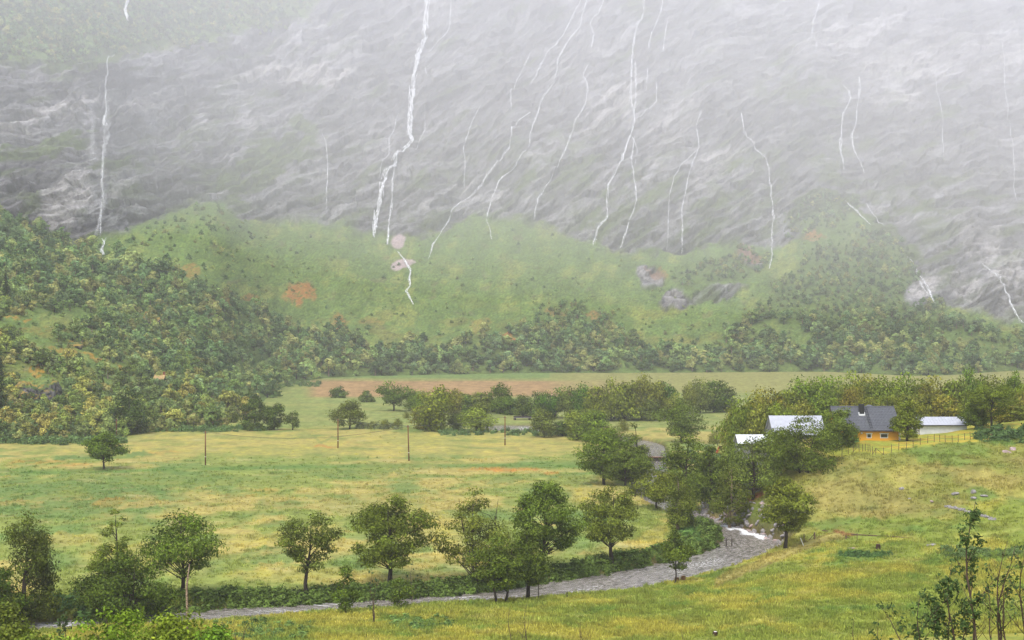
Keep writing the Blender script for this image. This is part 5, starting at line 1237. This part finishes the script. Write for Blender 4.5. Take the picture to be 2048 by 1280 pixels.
rf = roof(t, 'roof', M_TILE, -.5, L_ + .45, [(-.55, he - .55 * rise), (4.6, hr), (9.75, he - .55 * rise)])
ux = (1 + rise * rise) ** .5; nrow = 15; ncol = 44
m = MB()
for i in range(nrow):
    for side in (0,):
        ya, yb_ = -.57 + i * 5.17 / nrow, -.57 + (i + 1.06) * 5.17 / nrow
        za, zb = he + ya * rise + .19, he + yb_ * rise + .15
        for j in range(ncol):
            xa = -.5 + j * (L_ + .95) / ncol; xb = xa + (L_ + .95) / ncol; xm = (xa + xb) / 2
            m.add([(xa, ya, za), (xm, ya, za + .06), (xb, ya, za), (xa, yb_, zb), (xm, yb_, zb + .06), (xb, yb_, zb), (xa, ya, za - .06), (xb, ya, za - .06)], [(0, 1, 4, 3), (1, 2, 5, 4), (6, 7, 2, 1, 0)])
tl_ = m.build('tile', M_TILE, rf); tl_['kind'] = 'stuff'
m = MB(); m.tube([(-.5, 4.6, hr + .2), (L_ + .45, 4.6, hr + .2)], .13, 8); m.build('ridge_cap', M_TILE, rf)
m = MB(); m.box(-.5, L_ + .45, -.72, -.58, he - .55 * rise - .02, he - .55 * rise + .1); m.build('gutter', M_GUT, t)
cx = wx(1724, Y0 + 2.6) - x0; cw = .42; yc = 3.1; zc = he + yc * rise
ch = MB(); ch.box(cx - cw, cx + cw, yc - .35, yc + .45, zc - .2, wz(808, Y0 + 3) - zg); chim = ch.build('chimney', M_BLACK, rf)
m = MB(); m.box(cx - cw - .12, cx + cw + .12, yc - .52, yc - .36, zc - .32, zc + .12); m.box(cx - cw - .13, cx - cw - .01, yc - .4, yc + .4, zc - .05, zc + .42); m.box(cx + cw + .01, cx + cw + .13, yc - .4, yc + .4, zc - .05, zc + .42); m.build('flashing', M_WHITE, chim)
lx = cx + .95; m = MB()
for sx in (-.22, .22): m.tube([(lx + sx, -.3, he - .3 * rise + .34), (lx + sx, 4.4, he + 4.4 * rise + .34)], .03, 4)
for i in range(13): q = -.2 + i * .36; m.tube([(lx - .24, q, he + q * rise + .36), (lx + .24, q, he + q * rise + .36)], .035, 4)
m.build('roof_ladder', M_BLACK, rf)
m = MB(); gx = wx(1744, 255) - x0; m.prism([(gx - 1.2, hr - .3), (gx + 1.2, hr - .3), (gx, hr + .42)], 1, 5.0, 7.8); m.build('rear_gable', M_TILE, rf)
def window(parent, xc, zc, w, h, y=-.03):
    fr = MB()
    for a in ((xc - w / 2 - .12, xc - w / 2, zc - h / 2 - .1, zc + h / 2), (xc + w / 2, xc + w / 2 + .12, zc - h / 2 - .1, zc + h / 2), (xc - w / 2, xc + w / 2, zc - h / 2 - .1, zc - h / 2)): fr.box(a[0], a[1], y - .06, y - .002, a[2], a[3])
    fr.box(xc - w / 2 - .26, xc + w / 2 + .26, y - .1, y - .002, zc + h / 2 + .002, zc + h / 2 + .16)
    wn = fr.build('window', M_WHITE, parent); g = MB(); g.box(xc - w / 2 + .01, xc + w / 2 - .01, y - .02, y - .003, zc - h / 2 + .01, zc + h / 2 - .01); g.build('pane', M_GLASS, wn)
for p_, w_ in ((1738, .62), (1768, 1.15)): window(t, wx(p_, Y0) - x0, wz(871.5, Y0) - zg, w_, .62)
m = MB(); m.box(L_ + .03, L_ + .16, -.6, .1, -.4, he + .1); m.build('corner_trim', M_WHITE, t)
m = MB(); m.tube([(wx(1723, Y0) - x0, -.1, wz(866, Y0) - zg), (wx(1723, Y0) - x0, -.28, wz(866, Y0) - zg)], .12, 8); m.build('wall_lamp', M_WHITE, t)
tag(t, 'yellow wooden house with dark tiled roof and black chimney', 'house')
def shed(name, label, pxa, pxb, Y, row_e, row_r, depth, zg, mw, mr, boards=False, over=.25):
    x0, x1 = wx(pxa, Y), wx(pxb, Y); he = wz(row_e, Y) - zg; hr = wz(row_r, Y + depth / 2) - zg; L_ = x1 - x0; rise = (hr - he) / (depth / 2)
    t = empty(name, (x0, Y, zg)); m = MB(); m.prism([(0, -1.2), (depth, -1.2), (depth, he - .06), (depth / 2, hr - .12), (0, he - .06)], 0, 0, L_); w = m.build('wall', mw, t)
    rf = roof(t, 'roof', mr, -over, L_ + over, [(-.35, he - .35 * rise), (depth / 2, hr), (depth + .35, he - .35 * rise)], .09)
    n = max(int((L_ + 2 * over) / .55), 2)
    for i in range(n + 1):
        xx = -over + .03 + i * (L_ + 2 * over - .06) / n; m = MB(); m.prism([(-.36, he - .36 * rise + .092), (depth / 2, hr + .092), (depth / 2, hr + .13), (-.36, he - .36 * rise + .13)], 0, xx - .02, xx + .02); m.build('seam', mr, rf)
    m = MB(); m.box(-over, L_ + over, -.48, -.37, he - .35 * rise - .08, he - .35 * rise + .07); m.build('gutter', M_GUT, t)
    for xx in (-.06, L_ - .06): m = MB(); m.box(xx, xx + .12, -.05, -.003, -1.0, he - .1); m.build('corner_board', M_WHITE, t)
    if boards:
        for i in range(int(L_ / .3)): m = MB(); m.box(i * .3 + .02, i * .3 + .28, -.03, -.004, -.6, he - .12); m.build('board', mw, w)
    tag(t, label, 'building'); return t
shed('garage', 'long low white garage with a light grey metal roof on the lawn', 1841, 1933, 256, 849, 834.5, 5.6, 12.2, M_LWALL, M_STEEL)
shed('barn', 'barn with a pale grey metal roof behind the huge round bush', 1548, 1650, 262, 868, 832, 8.4, 6.6, M_GREYW, M_STEEL)
shed('white_roofed_shed', 'low shed with a bright white roof behind the pale leaved tree', 1478, 1546, 258, 886, 870, 5.0, 4.8, M_GREYW, M_WSTEEL)
# grey plank shed, gable to the viewer
Y = 243.0; x0, x1, xm = wx(1492, Y), wx(1549, Y), wx(1526, Y); zg = gz((x0 + x1) / 2, Y); ha = wz(947, Y) - zg; hb_ = wz(953, Y) - zg
t = empty('plank_shed', (x0, Y, zg)); w_ = x1 - x0; hm = xm - x0
m = MB(); m.prism([(0, -.8), (w_, -.8), (w_, hb_), (hm, ha - .05), (0, ha - 1.0)], 1, 0, 5); wl = m.build('wall', M_GREYW, t)
for i in range(int(w_ / .32)):
    xa = i * .32; m = MB(); zt = np.interp(xa + .15, [0, hm, w_], [ha - 1.0, ha - .05, hb_]) - .16; m.box(xa + .02, xa + .3, -.03, -.004, -.5, zt); m.build('board', M_GREYW, wl)
m = MB(); m.prism([(-.3, ha - 1.05), (hm, ha + .02), (w_ + .3, hb_), (w_ + .3, hb_ + .1), (hm, ha + .14), (-.3, ha - .95)], 1, -.35, 5.3); m.build('roof', M_DARKWOOD, t)
tag(t, 'weathered grey plank shed under the pale leaved tree', 'shed')
# turf cabin on the wooded slope
P_ = msurf(np.array([318.0]), np.array([770.0]))[0]; s = float(P_[1]) / F; t = empty('turf_cabin', P_); W2 = 11 * s
m = MB(); m.box(-W2 * .85, W2 * .85, 0, 4, -1.5, 2.2); m.build('wall', M_DARKWOOD, t); m = MB(); m.prism([(-.5, 2.0), (2, 3.5), (4.5, 2.0), (4.5, 2.35), (2, 3.9), (-.5, 2.35)], 0, -W2, W2); m.build('roof', mat_plain('dry_turf', (.42, .29, .13), .95, .4, 3.0, .1, .8), t)
m = MB(); m.box(W2 * .55, W2 * .55 + .7, 1.7, 2.4, 3.2, 4.9); m.build('chimney', mat_plain('brick_red', (.22, .08, .05), .9, .2, 4.0), t); tag(t, 'small cabin with a straw coloured turf roof on the wooded slope', 'cabin')
# red farm implement
X, Y, Z = wx(1436, 352), 352.0, gz(wx(1436, 352), 352.0); t = empty('farm_implement', (X, Y, Z)); M_RED = mat_plain('red_paint', (.36, .045, .02), .5, .25, 3.0, .4)
m = MB(); m.box(-1.1, 1.1, -.5, .5, .15, .45); m.build('frame', M_DARKWOOD, t); m = MB(); m.prism([(-.9, .45), (-.2, .45), (.55, 2.3), (.15, 2.5)], 1, -.3, .3); m.build('arm', M_RED, t); m = MB(); m.prism([(.1, 2.2), (.6, 2.0), (.75, 2.6), (.3, 2.8)], 1, -.4, .4); m.build('bucket', M_DARKWOOD, t)
for sx in (-.7, .7): m = MB(); m.tube([(sx, -.6, .3), (sx, .6, .3)], .32, 10); m.build('wheel', M_BLACK, t)
tag(t, 'red metal farm implement standing among the bushes by the river trees', 'machine')
# footbridge at the pond and weir in the river
X, Y = wx(1053, 492), 492.0; t = empty('footbridge', (X, Y, -.9)); hw = 26 * Y / F
m = MB(); m.box(-hw, hw, 0, 3, 1.55, 1.85); m.build('deck', mat_plain('bridge_deck', (.16, .15, .14), .85, .2, 2.0), t)
for i, xx in enumerate((-hw, hw * .15, hw - .9)): m = MB(); m.box(xx, xx + .9, .05, 2.9, -.9, 1.55); m.build('pier', M_DARKWOOD, t)
m = MB(); m.box(-hw, hw, 0, .12, 1.85, 2.25); m.build('kerb', M_DARKWOOD, t); tag(t, 'low dark footbridge over the pond beyond the meadow', 'bridge')
X, Y = wx(1308, 352), 352.0; t = empty('weir', (X, Y, -1.1)); m = MB(); m.box(-2.6, 2.6, -.3, .3, -.6, .95); m.build('wall', M_DARKWOOD, t); m = MB(); m.box(-2.6, 2.6, -.34, .5, .95, 1.12); m.build('cap', mat_plain('rust_beam', (.20, .10, .06), .8, .3, 2.0), t); tag(t, 'dark low timber weir across the upper river', 'weir')

# mossy outcrops on the wooded slope
def outcrop(px, row, wpx, hpx, label, seed, moss=True):
    P_ = msurf(np.array([float(px)]), np.array([float(row)]))[0]; s = P_[1] / F; bm = bmesh.new(); bmesh.ops.create_icosphere(bm, subdivisions=5, radius=1.0); r = np.random.default_rng(seed)
    V = np.array([v.co[:] for v in bm.verts]); ax = r.normal(size=(10, 3)); ax /= np.linalg.norm(ax, axis=1)[:, None]; cut = .55 + .3 * r.random(10)
    for a, c in zip(ax, cut): d = V @ a; V = V - np.maximum(d - c, 0)[:, None] * a * .85
    n = .16 * fbm(V[:, 0] * 2 + seed, V[:, 2] * 3 + V[:, 1], 5, seed) + .07 * ridged(V[:, 0] * 3 + V[:, 1] * 2, V[:, 2] * 5, 3, seed + 1); V = V * (1 + n)[:, None] * np.array([wpx * .5 * s, wpx * .45 * s, hpx * .62 * s])
    for v, q in zip(bm.verts, V): v.co = q
    me = bpy.data.meshes.new('rock_outcrop'); bm.to_mesh(me); bm.free()
    m, tr, b = new_mat('mossy_rock'); L = tr.links.new; ge = nd(tr, 'ShaderNodeNewGeometry'); sp = nd(tr, 'ShaderNodeSeparateXYZ'); L(ge.outputs['Normal'], sp.inputs[0]); no = nd(tr, 'ShaderNodeTexNoise'); no.inputs['Scale'].default_value = .7; no.inputs['Detail'].default_value = 6; tc = nd(tr, 'ShaderNodeTexCoord'); L(tc.outputs['Object'], no.inputs['Vector'])
    ad = nd(tr, 'ShaderNodeMath', operation='ADD'); L(sp.outputs[2], ad.inputs[0]); L(no.outputs[0], ad.inputs[1]); mr = nd(tr, 'ShaderNodeMapRange'); mr.inputs[1].default_value = .72; mr.inputs[2].default_value = 1.0; L(ad.outputs[0], mr.inputs[0])
    cr = nd(tr, 'ShaderNodeValToRGB'); cr.color_ramp.elements[0].color = (.03, .028, .026, 1); cr.color_ramp.elements[1].color = (.26, .235, .23, 1); cr.color_ramp.elements[0].position = .4; cr.color_ramp.elements[1].position = .68; L(no.outputs[0], cr.inputs[0])
    c2 = nd(tr, 'ShaderNodeValToRGB'); c2.color_ramp.elements[0].color = (.07, .11, .025, 1); c2.color_ramp.elements[1].color = (.30, .20, .04, 1); c2.color_ramp.elements[0].position = .45; c2.color_ramp.elements[1].position = .62; n2 = nd(tr, 'ShaderNodeTexNoise'); n2.inputs['Scale'].default_value = .35; L(tc.outputs['Object'], n2.inputs['Vector']); L(n2.outputs[0], c2.inputs[0])
    mx = nd(tr, 'ShaderNodeMix', data_type='RGBA'); L(mr.outputs[0], mx.inputs[0]); L(cr.outputs[0], mx.inputs[6]); L(c2.outputs[0], mx.inputs[7]); L(mx.outputs[2], b.inputs['Base Color']); bp = nd(tr, 'ShaderNodeBump'); bp.inputs['Strength'].default_value = 1.0; bp.inputs['Distance'].default_value = .5; L(no.outputs[0], bp.inputs['Height']); L(bp.outputs[0], b.inputs['Normal'])
    me.materials.append(m); o = obj('rock_outcrop', me, None, tuple(P_ + np.array([0, .12 * wpx * s, 0]))); tag(o, label, 'rock')
outcrop(92, 800, 62, 74, 'steep mossy rock outcrop with a bare pale face on the wooded slope', 3); outcrop(44, 806, 70, 66, 'dark mossy rock outcrop beside the tall spruce', 5)
outcrop(300, 646, 46, 40, 'square grey rock face high in the wood above the cabin', 8); outcrop(150, 694, 30, 18, 'small dark rock ledge in the heath on the wooded slope', 9)
# ------------------------------------------------------------------ waterfalls
def mat_water(name, alpha, col=(.92, .93, .95)):
    m, t, b = new_mat(name); L = t.links.new; b.inputs['Base Color'].default_value = (*col, 1); b.inputs['Roughness'].default_value = .7
    tc = nd(t, 'ShaderNodeTexCoord'); mp = nd(t, 'ShaderNodeMapping'); mp.inputs['Scale'].default_value = (.9, .9, .16); L(tc.outputs['Object'], mp.inputs[0])
    no = nd(t, 'ShaderNodeTexNoise'); no.inputs['Scale'].default_value = 1.0; no.inputs['Detail'].default_value = 4; L(mp.outputs[0], no.inputs['Vector'])
    mr = nd(t, 'ShaderNodeMapRange'); mr.inputs[1].default_value = .38; mr.inputs[2].default_value = .62; mr.inputs[3].default_value = alpha * .3; mr.inputs[4].default_value = alpha; L(no.outputs[0], mr.inputs[0]); L(mr.outputs[0], b.inputs['Alpha'])
    return m
M_FALL = mat_water('white_water', 1.0); M_VEIL = mat_water('falling_spray', .17)
def ribbon(path, w, r, off, jit, wob=.85, fade=True):
    """one strand of white water following the rock surface; path in photograph pixels"""
    A = np.array(path, float); d = np.r_[0, np.cumsum(np.linalg.norm(np.diff(A, axis=0), axis=1))]; n = max(int(d[-1] / 3.0), 4); tt = np.linspace(0, d[-1], n)
    px = np.interp(tt, d, A[:, 0]); row = np.interp(tt, d, A[:, 1]); sd = r.random() * 50
    px = px + jit * fbm(tt / 14 + sd, tt * 0 + sd, 3, 7) + .25 * jit * r.normal(size=n)
    P = msurf(px, row, off)
    for _ in range(1): P[1:-1] = .25 * P[:-2] + .5 * P[1:-1] + .25 * P[2:]
    ww = w * (1 + wob * fbm(tt / 9 + sd * 2, tt * 0, 3, 9)) * (.35 + .65 * np.minimum(1, np.minimum(tt, d[-1] - tt) / max(d[-1] * .12, 1)) if fade else 1)
    ww = np.maximum(ww, .12 * w) * P[:, 1] / F
    T = np.gradient(P, axis=0); T /= np.linalg.norm(T, axis=1)[:, None]; vw = np.array([0, -1.0, .2]); S = np.cross(T, vw); S /= np.linalg.norm(S, axis=1)[:, None] + 1e-9
    a = P - S * ww[:, None] * .5; b = P + S * ww[:, None] * .5; c = P + vw * (ww * .3)[:, None]
    v = np.stack([a, c, b], 1).reshape(-1, 3); i = np.arange(n - 1) * 3
    f = np.concatenate([np.stack([i, i + 1, i + 4, i + 3], -1), np.stack([i + 1, i + 2, i + 5, i + 4], -1)])
    return v, f
def waterfall(label, paths, seed, mat=None, name='waterfall', off=1.6, soft=False):
    r = np.random.default_rng(seed); V = []; Fc = []; n = 0
    for path, w, strands in paths:
        w = w * (.9 if w <= 3.7 else 1.0)
        A = np.array(path, float); d = np.r_[0, np.cumsum(np.linalg.norm(np.diff(A, axis=0), axis=1))]; Ln = d[-1]
        at = lambda q: np.c_[np.interp(q, d, A[:, 0]), np.interp(q, d, A[:, 1])]
        todo = [(at(np.linspace(0, Ln, max(int(Ln / 8), 3))), w * (.30 if w > 3 else .36))]
        for k in range(int(Ln / 9 * (1 + .25 * w)) if not soft else strands * 3):      # braided short strands
            s0 = r.uniform(-10, Ln - 6); s1 = min(Ln, s0 + r.uniform(10, 34) * (3 if soft else 1)); q = at(np.linspace(max(s0, 0), s1, 6))
            q[:, 0] += r.normal() * w * .36 + np.linspace(-1, 1, 6) * r.normal() * w * .22
            todo.append((q, w * (r.uniform(.4, .8) if soft else r.uniform(.10, .36))))
        for k, (q, wk) in enumerate(todo):
            v, f = ribbon(q, wk, r, off + .02 * k, .4 if soft else .9 + .2 * w, .2 if soft else 1.0)
            V.append(v); Fc.append(f + n); n += len(v)
    me = mesh_np(name, np.concatenate(V), np.concatenate(Fc), mat or M_FALL, True); o = obj(name, me); tag(o, label, 'waterfall'); return o
waterfall('short bright waterfall high in the wood above the left cliff', [([(276, -6), (262, 22), (256, 38), (262, 58)], 5.5, 3)], 1, off=9.0)
o = waterfall('tall straight veil of water falling free down the left cliff', [([(222, 135), (216, 190), (212, 245), (211, 300), (210, 380), (207, 440), (205, 482)], 12, 4), ([(190, 180), (189, 240), (188, 330)], 6, 2)], 2, M_VEIL, off=5.0, soft=True)
v_ = waterfall('bright core of the left cliff fall with a splash on the ledge', [([(233, 116), (222, 140), (217, 190), (213, 235)], 2.2, 3), ([(213, 235), (209, 248), (213, 256)], 7, 3), ([(211, 262), (210, 330), (208, 420), (205, 478)], 1.3, 2)], 3, off=5.6)
waterfall('small cascade on the scree below the left cliff fall', [([(205, 480), (212, 490), (204, 500), (207, 513)], 4.5, 4), ([(215, 478), (206, 492)], 2.5, 2)], 4)
waterfall('great white waterfall pouring down the middle of the rock face', [([(854, -6), (849, 60), (848, 85), (838, 105), (833, 135), (828, 150), (826, 195), (822, 230), (821, 262), (826, 280), (808, 295), (795, 310), (785, 335), (770, 355), (765, 380), (757, 410), (750, 440), (748, 476)], 7, 9), ([(826, 195), (818, 225), (815, 265)], 4, 4), ([(790, 325), (785, 370), (783, 410), (778, 450), (776, 490)], 3.5, 4), ([(765, 370), (757, 420), (747, 470)], 4, 4)], 5)
waterfall('zigzag stream on the green scree below the great white waterfall', [([(795, 503), (808, 518), (815, 535), (822, 545), (818, 560), (822, 572), (812, 583), (820, 596), (827, 612)], 3.2, 3)], 6)
waterfall('thin tributary joining the great waterfall from its right shoulder', [([(902, -4), (900, 55), (890, 75), (868, 86), (858, 104)], 2.6, 2), ([(862, 124), (850, 134), (853, 150)], 2.4, 2), ([(850, 210), (850, 260), (830, 295)], 1.4, 1)], 7)
waterfall('thin trickle left of the lower great waterfall', [([(797, 225), (788, 250), (778, 270), (778, 308), (766, 325), (759, 358)], 1.8, 2)], 8)
waterfall('long slanting rivulet ending in the middle of the rock face', [([(1163, -4), (1141, 38), (1117, 76), (1092, 113), (1072, 155), (1058, 172)], 2.4, 3), ([(1068, 85), (1055, 120), (1040, 155), (1022, 185), (1022, 222)], 1.8, 2), ([(962, 217), (945, 240), (934, 272), (926, 299), (931, 327), (927, 372)], 2.0, 2)], 9)
waterfall('winding rivulet reaching the green spur left of centre', [([(1178, -4), (1165, 27), (1161, 52), (1137, 76), (1117, 120), (1110, 165), (1082, 203), (1072, 237), (1061, 261), (1058, 292), (1034, 327), (996, 361), (986, 395), (973, 438)], 2.8, 5), ([(973, 438), (980, 460), (984, 482)], 1.8, 1)], 10)
waterfall('branching rivulet running left onto the scree beside the green spur', [([(1061, 220), (1024, 254), (1020, 292), (989, 337), (955, 375), (907, 416), (893, 440), (880, 470), (866, 490), (857, 520)], 2.9, 5)], 11)
waterfall('narrow stepped rivulet right of the green spur', [([(1208, -4), (1196, 31), (1178, 52), (1189, 72), (1182, 100)], 3, 3), ([(1178, 127), (1165, 151), (1175, 175), (1172, 206), (1151, 247), (1134, 296), (1117, 330), (1098, 364), (1075, 399), (1068, 440)], 2.6, 4)], 12)
waterfall('strong double waterfall right of centre splitting at a ledge', [([(1286, -4), (1288, 27), (1268, 76), (1264, 120), (1261, 206), (1270, 241), (1261, 268), (1247, 303), (1244, 327), (1216, 375), (1213, 402), (1215, 440), (1195, 460), (1186, 494)], 3.6, 7), ([(1271, 122), (1271, 199), (1268, 240)], 3, 3), ([(1270, 268), (1261, 320), (1268, 361), (1273, 406), (1260, 440), (1250, 470), (1240, 496)], 3, 5), ([(1262, 268), (1275, 290), (1270, 330)], 2, 2)], 13)
waterfall('pair of thin rivulets high beside the strong double waterfall', [([(1327, -4), (1319, 31), (1302, 69), (1297, 103)], 2.4, 3), ([(1337, 34), (1330, 69), (1325, 107)], 2, 2), ([(1313, 165), (1313, 203), (1290, 225), (1271, 241)], 1.8, 2), ([(1295, 131), (1292, 182)], 1.8, 1)], 14)
waterfall('fine forked trickle on the slabs right of the double waterfall', [([(1403, 223), (1391, 254), (1398, 292), (1377, 351), (1372, 380), (1363, 423), (1366, 497)], 2.1, 3), ([(1395, 300), (1360, 335), (1348, 356), (1337, 400), (1335, 492)], 1.8, 2)], 15)
waterfall('lone crooked stream ending beside the brown scree patch', [([(1482, 223), (1489, 258), (1510, 299), (1535, 323), (1541, 361), (1546, 402), (1546, 440), (1542, 470), (1545, 510), (1538, 540)], 2.9, 4)], 16)
waterfall('short bright fall in the mist near the top right', [([(1638, 8), (1625, 45), (1623, 76), (1609, 98)], 3.2, 3), ([(1628, 62), (1632, 104)], 2, 2)], 17)
waterfall('left one of two side by side falls on the right cliff', [([(1687, 168), (1699, 179), (1700, 203), (1685, 227), (1685, 254), (1680, 292), (1690, 335)], 3.6, 4)], 18)
waterfall('right one of two side by side falls on the right cliff', [([(1718, 148), (1721, 175), (1714, 213), (1714, 241), (1704, 268), (1709, 296), (1730, 342)], 3.0, 3)], 19)
waterfall('slanting runnel below the two side by side falls', [([(1688, 404), (1700, 418), (1719, 433), (1740, 453)], 3.2, 3), ([(1732, 408), (1745, 430), (1768, 454)], 1.8, 1)], 20)
waterfall('white cascade on the lower right slabs above the wood', [([(1814, 514), (1835, 540), (1850, 570), (1869, 610)], 3.2, 5), ([(1835, 560), (1858, 600)], 2.2, 2), ([(1783, 532), (1800, 560)], 1.6, 1)], 21)
waterfall('slanting cascade at the far right edge of the slabs', [([(1960, 520), (1985, 550), (2005, 585), (2020, 620), (2043, 648)], 3.4, 4)], 22)
waterfall('faint vertical trickle left of the great waterfall', [([(643, 265), (653, 290), (656, 340), (652, 422)], 1.9, 2)], 23)
waterfall('pale ribbon nearly lost in the mist at the right', [([(2005, 80), (2010, 180), (2020, 260), (2035, 400)], 1.6, 2), ([(1870, 130), (1874, 190), (1885, 250), (1888, 310)], 1.4, 1)], 24)
# ------------------------------------------------------------------ air
def mat_volume(name, col, dens):
    m = bpy.data.materials.new(name); m.use_nodes = True; t = m.node_tree
    t.nodes.remove(t.nodes['Principled BSDF'])
    v = t.nodes.new('ShaderNodeVolumePrincipled'); v.inputs['Color'].default_value = (*col, 1); v.inputs['Density'].default_value = dens
    v.inputs['Density Attribute'].default_value = ''; v.inputs['Anisotropy'].default_value = 0.0
    t.links.new(v.outputs[0], t.nodes['Material Output'].inputs['Volume'])
    return m
hb = MB(); hb.box(-1500, 1500, -80, 1800, -6, 500)
tag(hb.build('haze', mat_volume('haze_air', (0.975, 0.955, 0.995), 0.00016)), 'thin rain haze filling the whole valley', kind='stuff')
def build_mist():
    # a bank of mist hanging on the mountain: wavy underside, lower towards the right
    nx, ny = 40, 30
    xs = np.linspace(-1300, 1300, nx); ys = np.linspace(60, 1760, ny); X, Y = np.meshgrid(xs, ys)
    base = 54 + 0.2 * (1100 - Y) - 0.03 * X - 22 * sstep(100, 600, X) + 14 * fbm(X / 260, Y / 260, 2, 401) + 16 * sstep(-60, -420, X)
    base = np.clip(base, -2, 330)
    top = np.full_like(base, 400.0)
    V = np.r_[np.stack([X, Y, base], -1).reshape(-1, 3), np.stack([X, Y, top], -1).reshape(-1, 3)]
    id0 = np.arange(nx * ny).reshape(ny, nx); id1 = id0 + nx * ny
    q = lambda i: np.stack([i[:-1, :-1], i[:-1, 1:], i[1:, 1:], i[1:, :-1]], -1).reshape(-1, 4)
    f = [q(id0)[:, ::-1], q(id1)]
    def wall(a, b): return np.stack([a[:-1], a[1:], b[1:], b[:-1]], -1)
    f += [wall(id0[0], id1[0]), wall(id0[-1][::-1], id1[-1][::-1]), wall(id0[:, 0][::-1], id1[:, 0][::-1]), wall(id0[:, -1], id1[:, -1])]
    me = mesh_np('mist', V, np.concatenate(f), mat_volume('mist_air', (0.975, 0.955, 0.995), 0.00118))
    tag(obj('mist', me), 'pale mist hanging on the upper mountainside', kind='stuff')
build_mist()
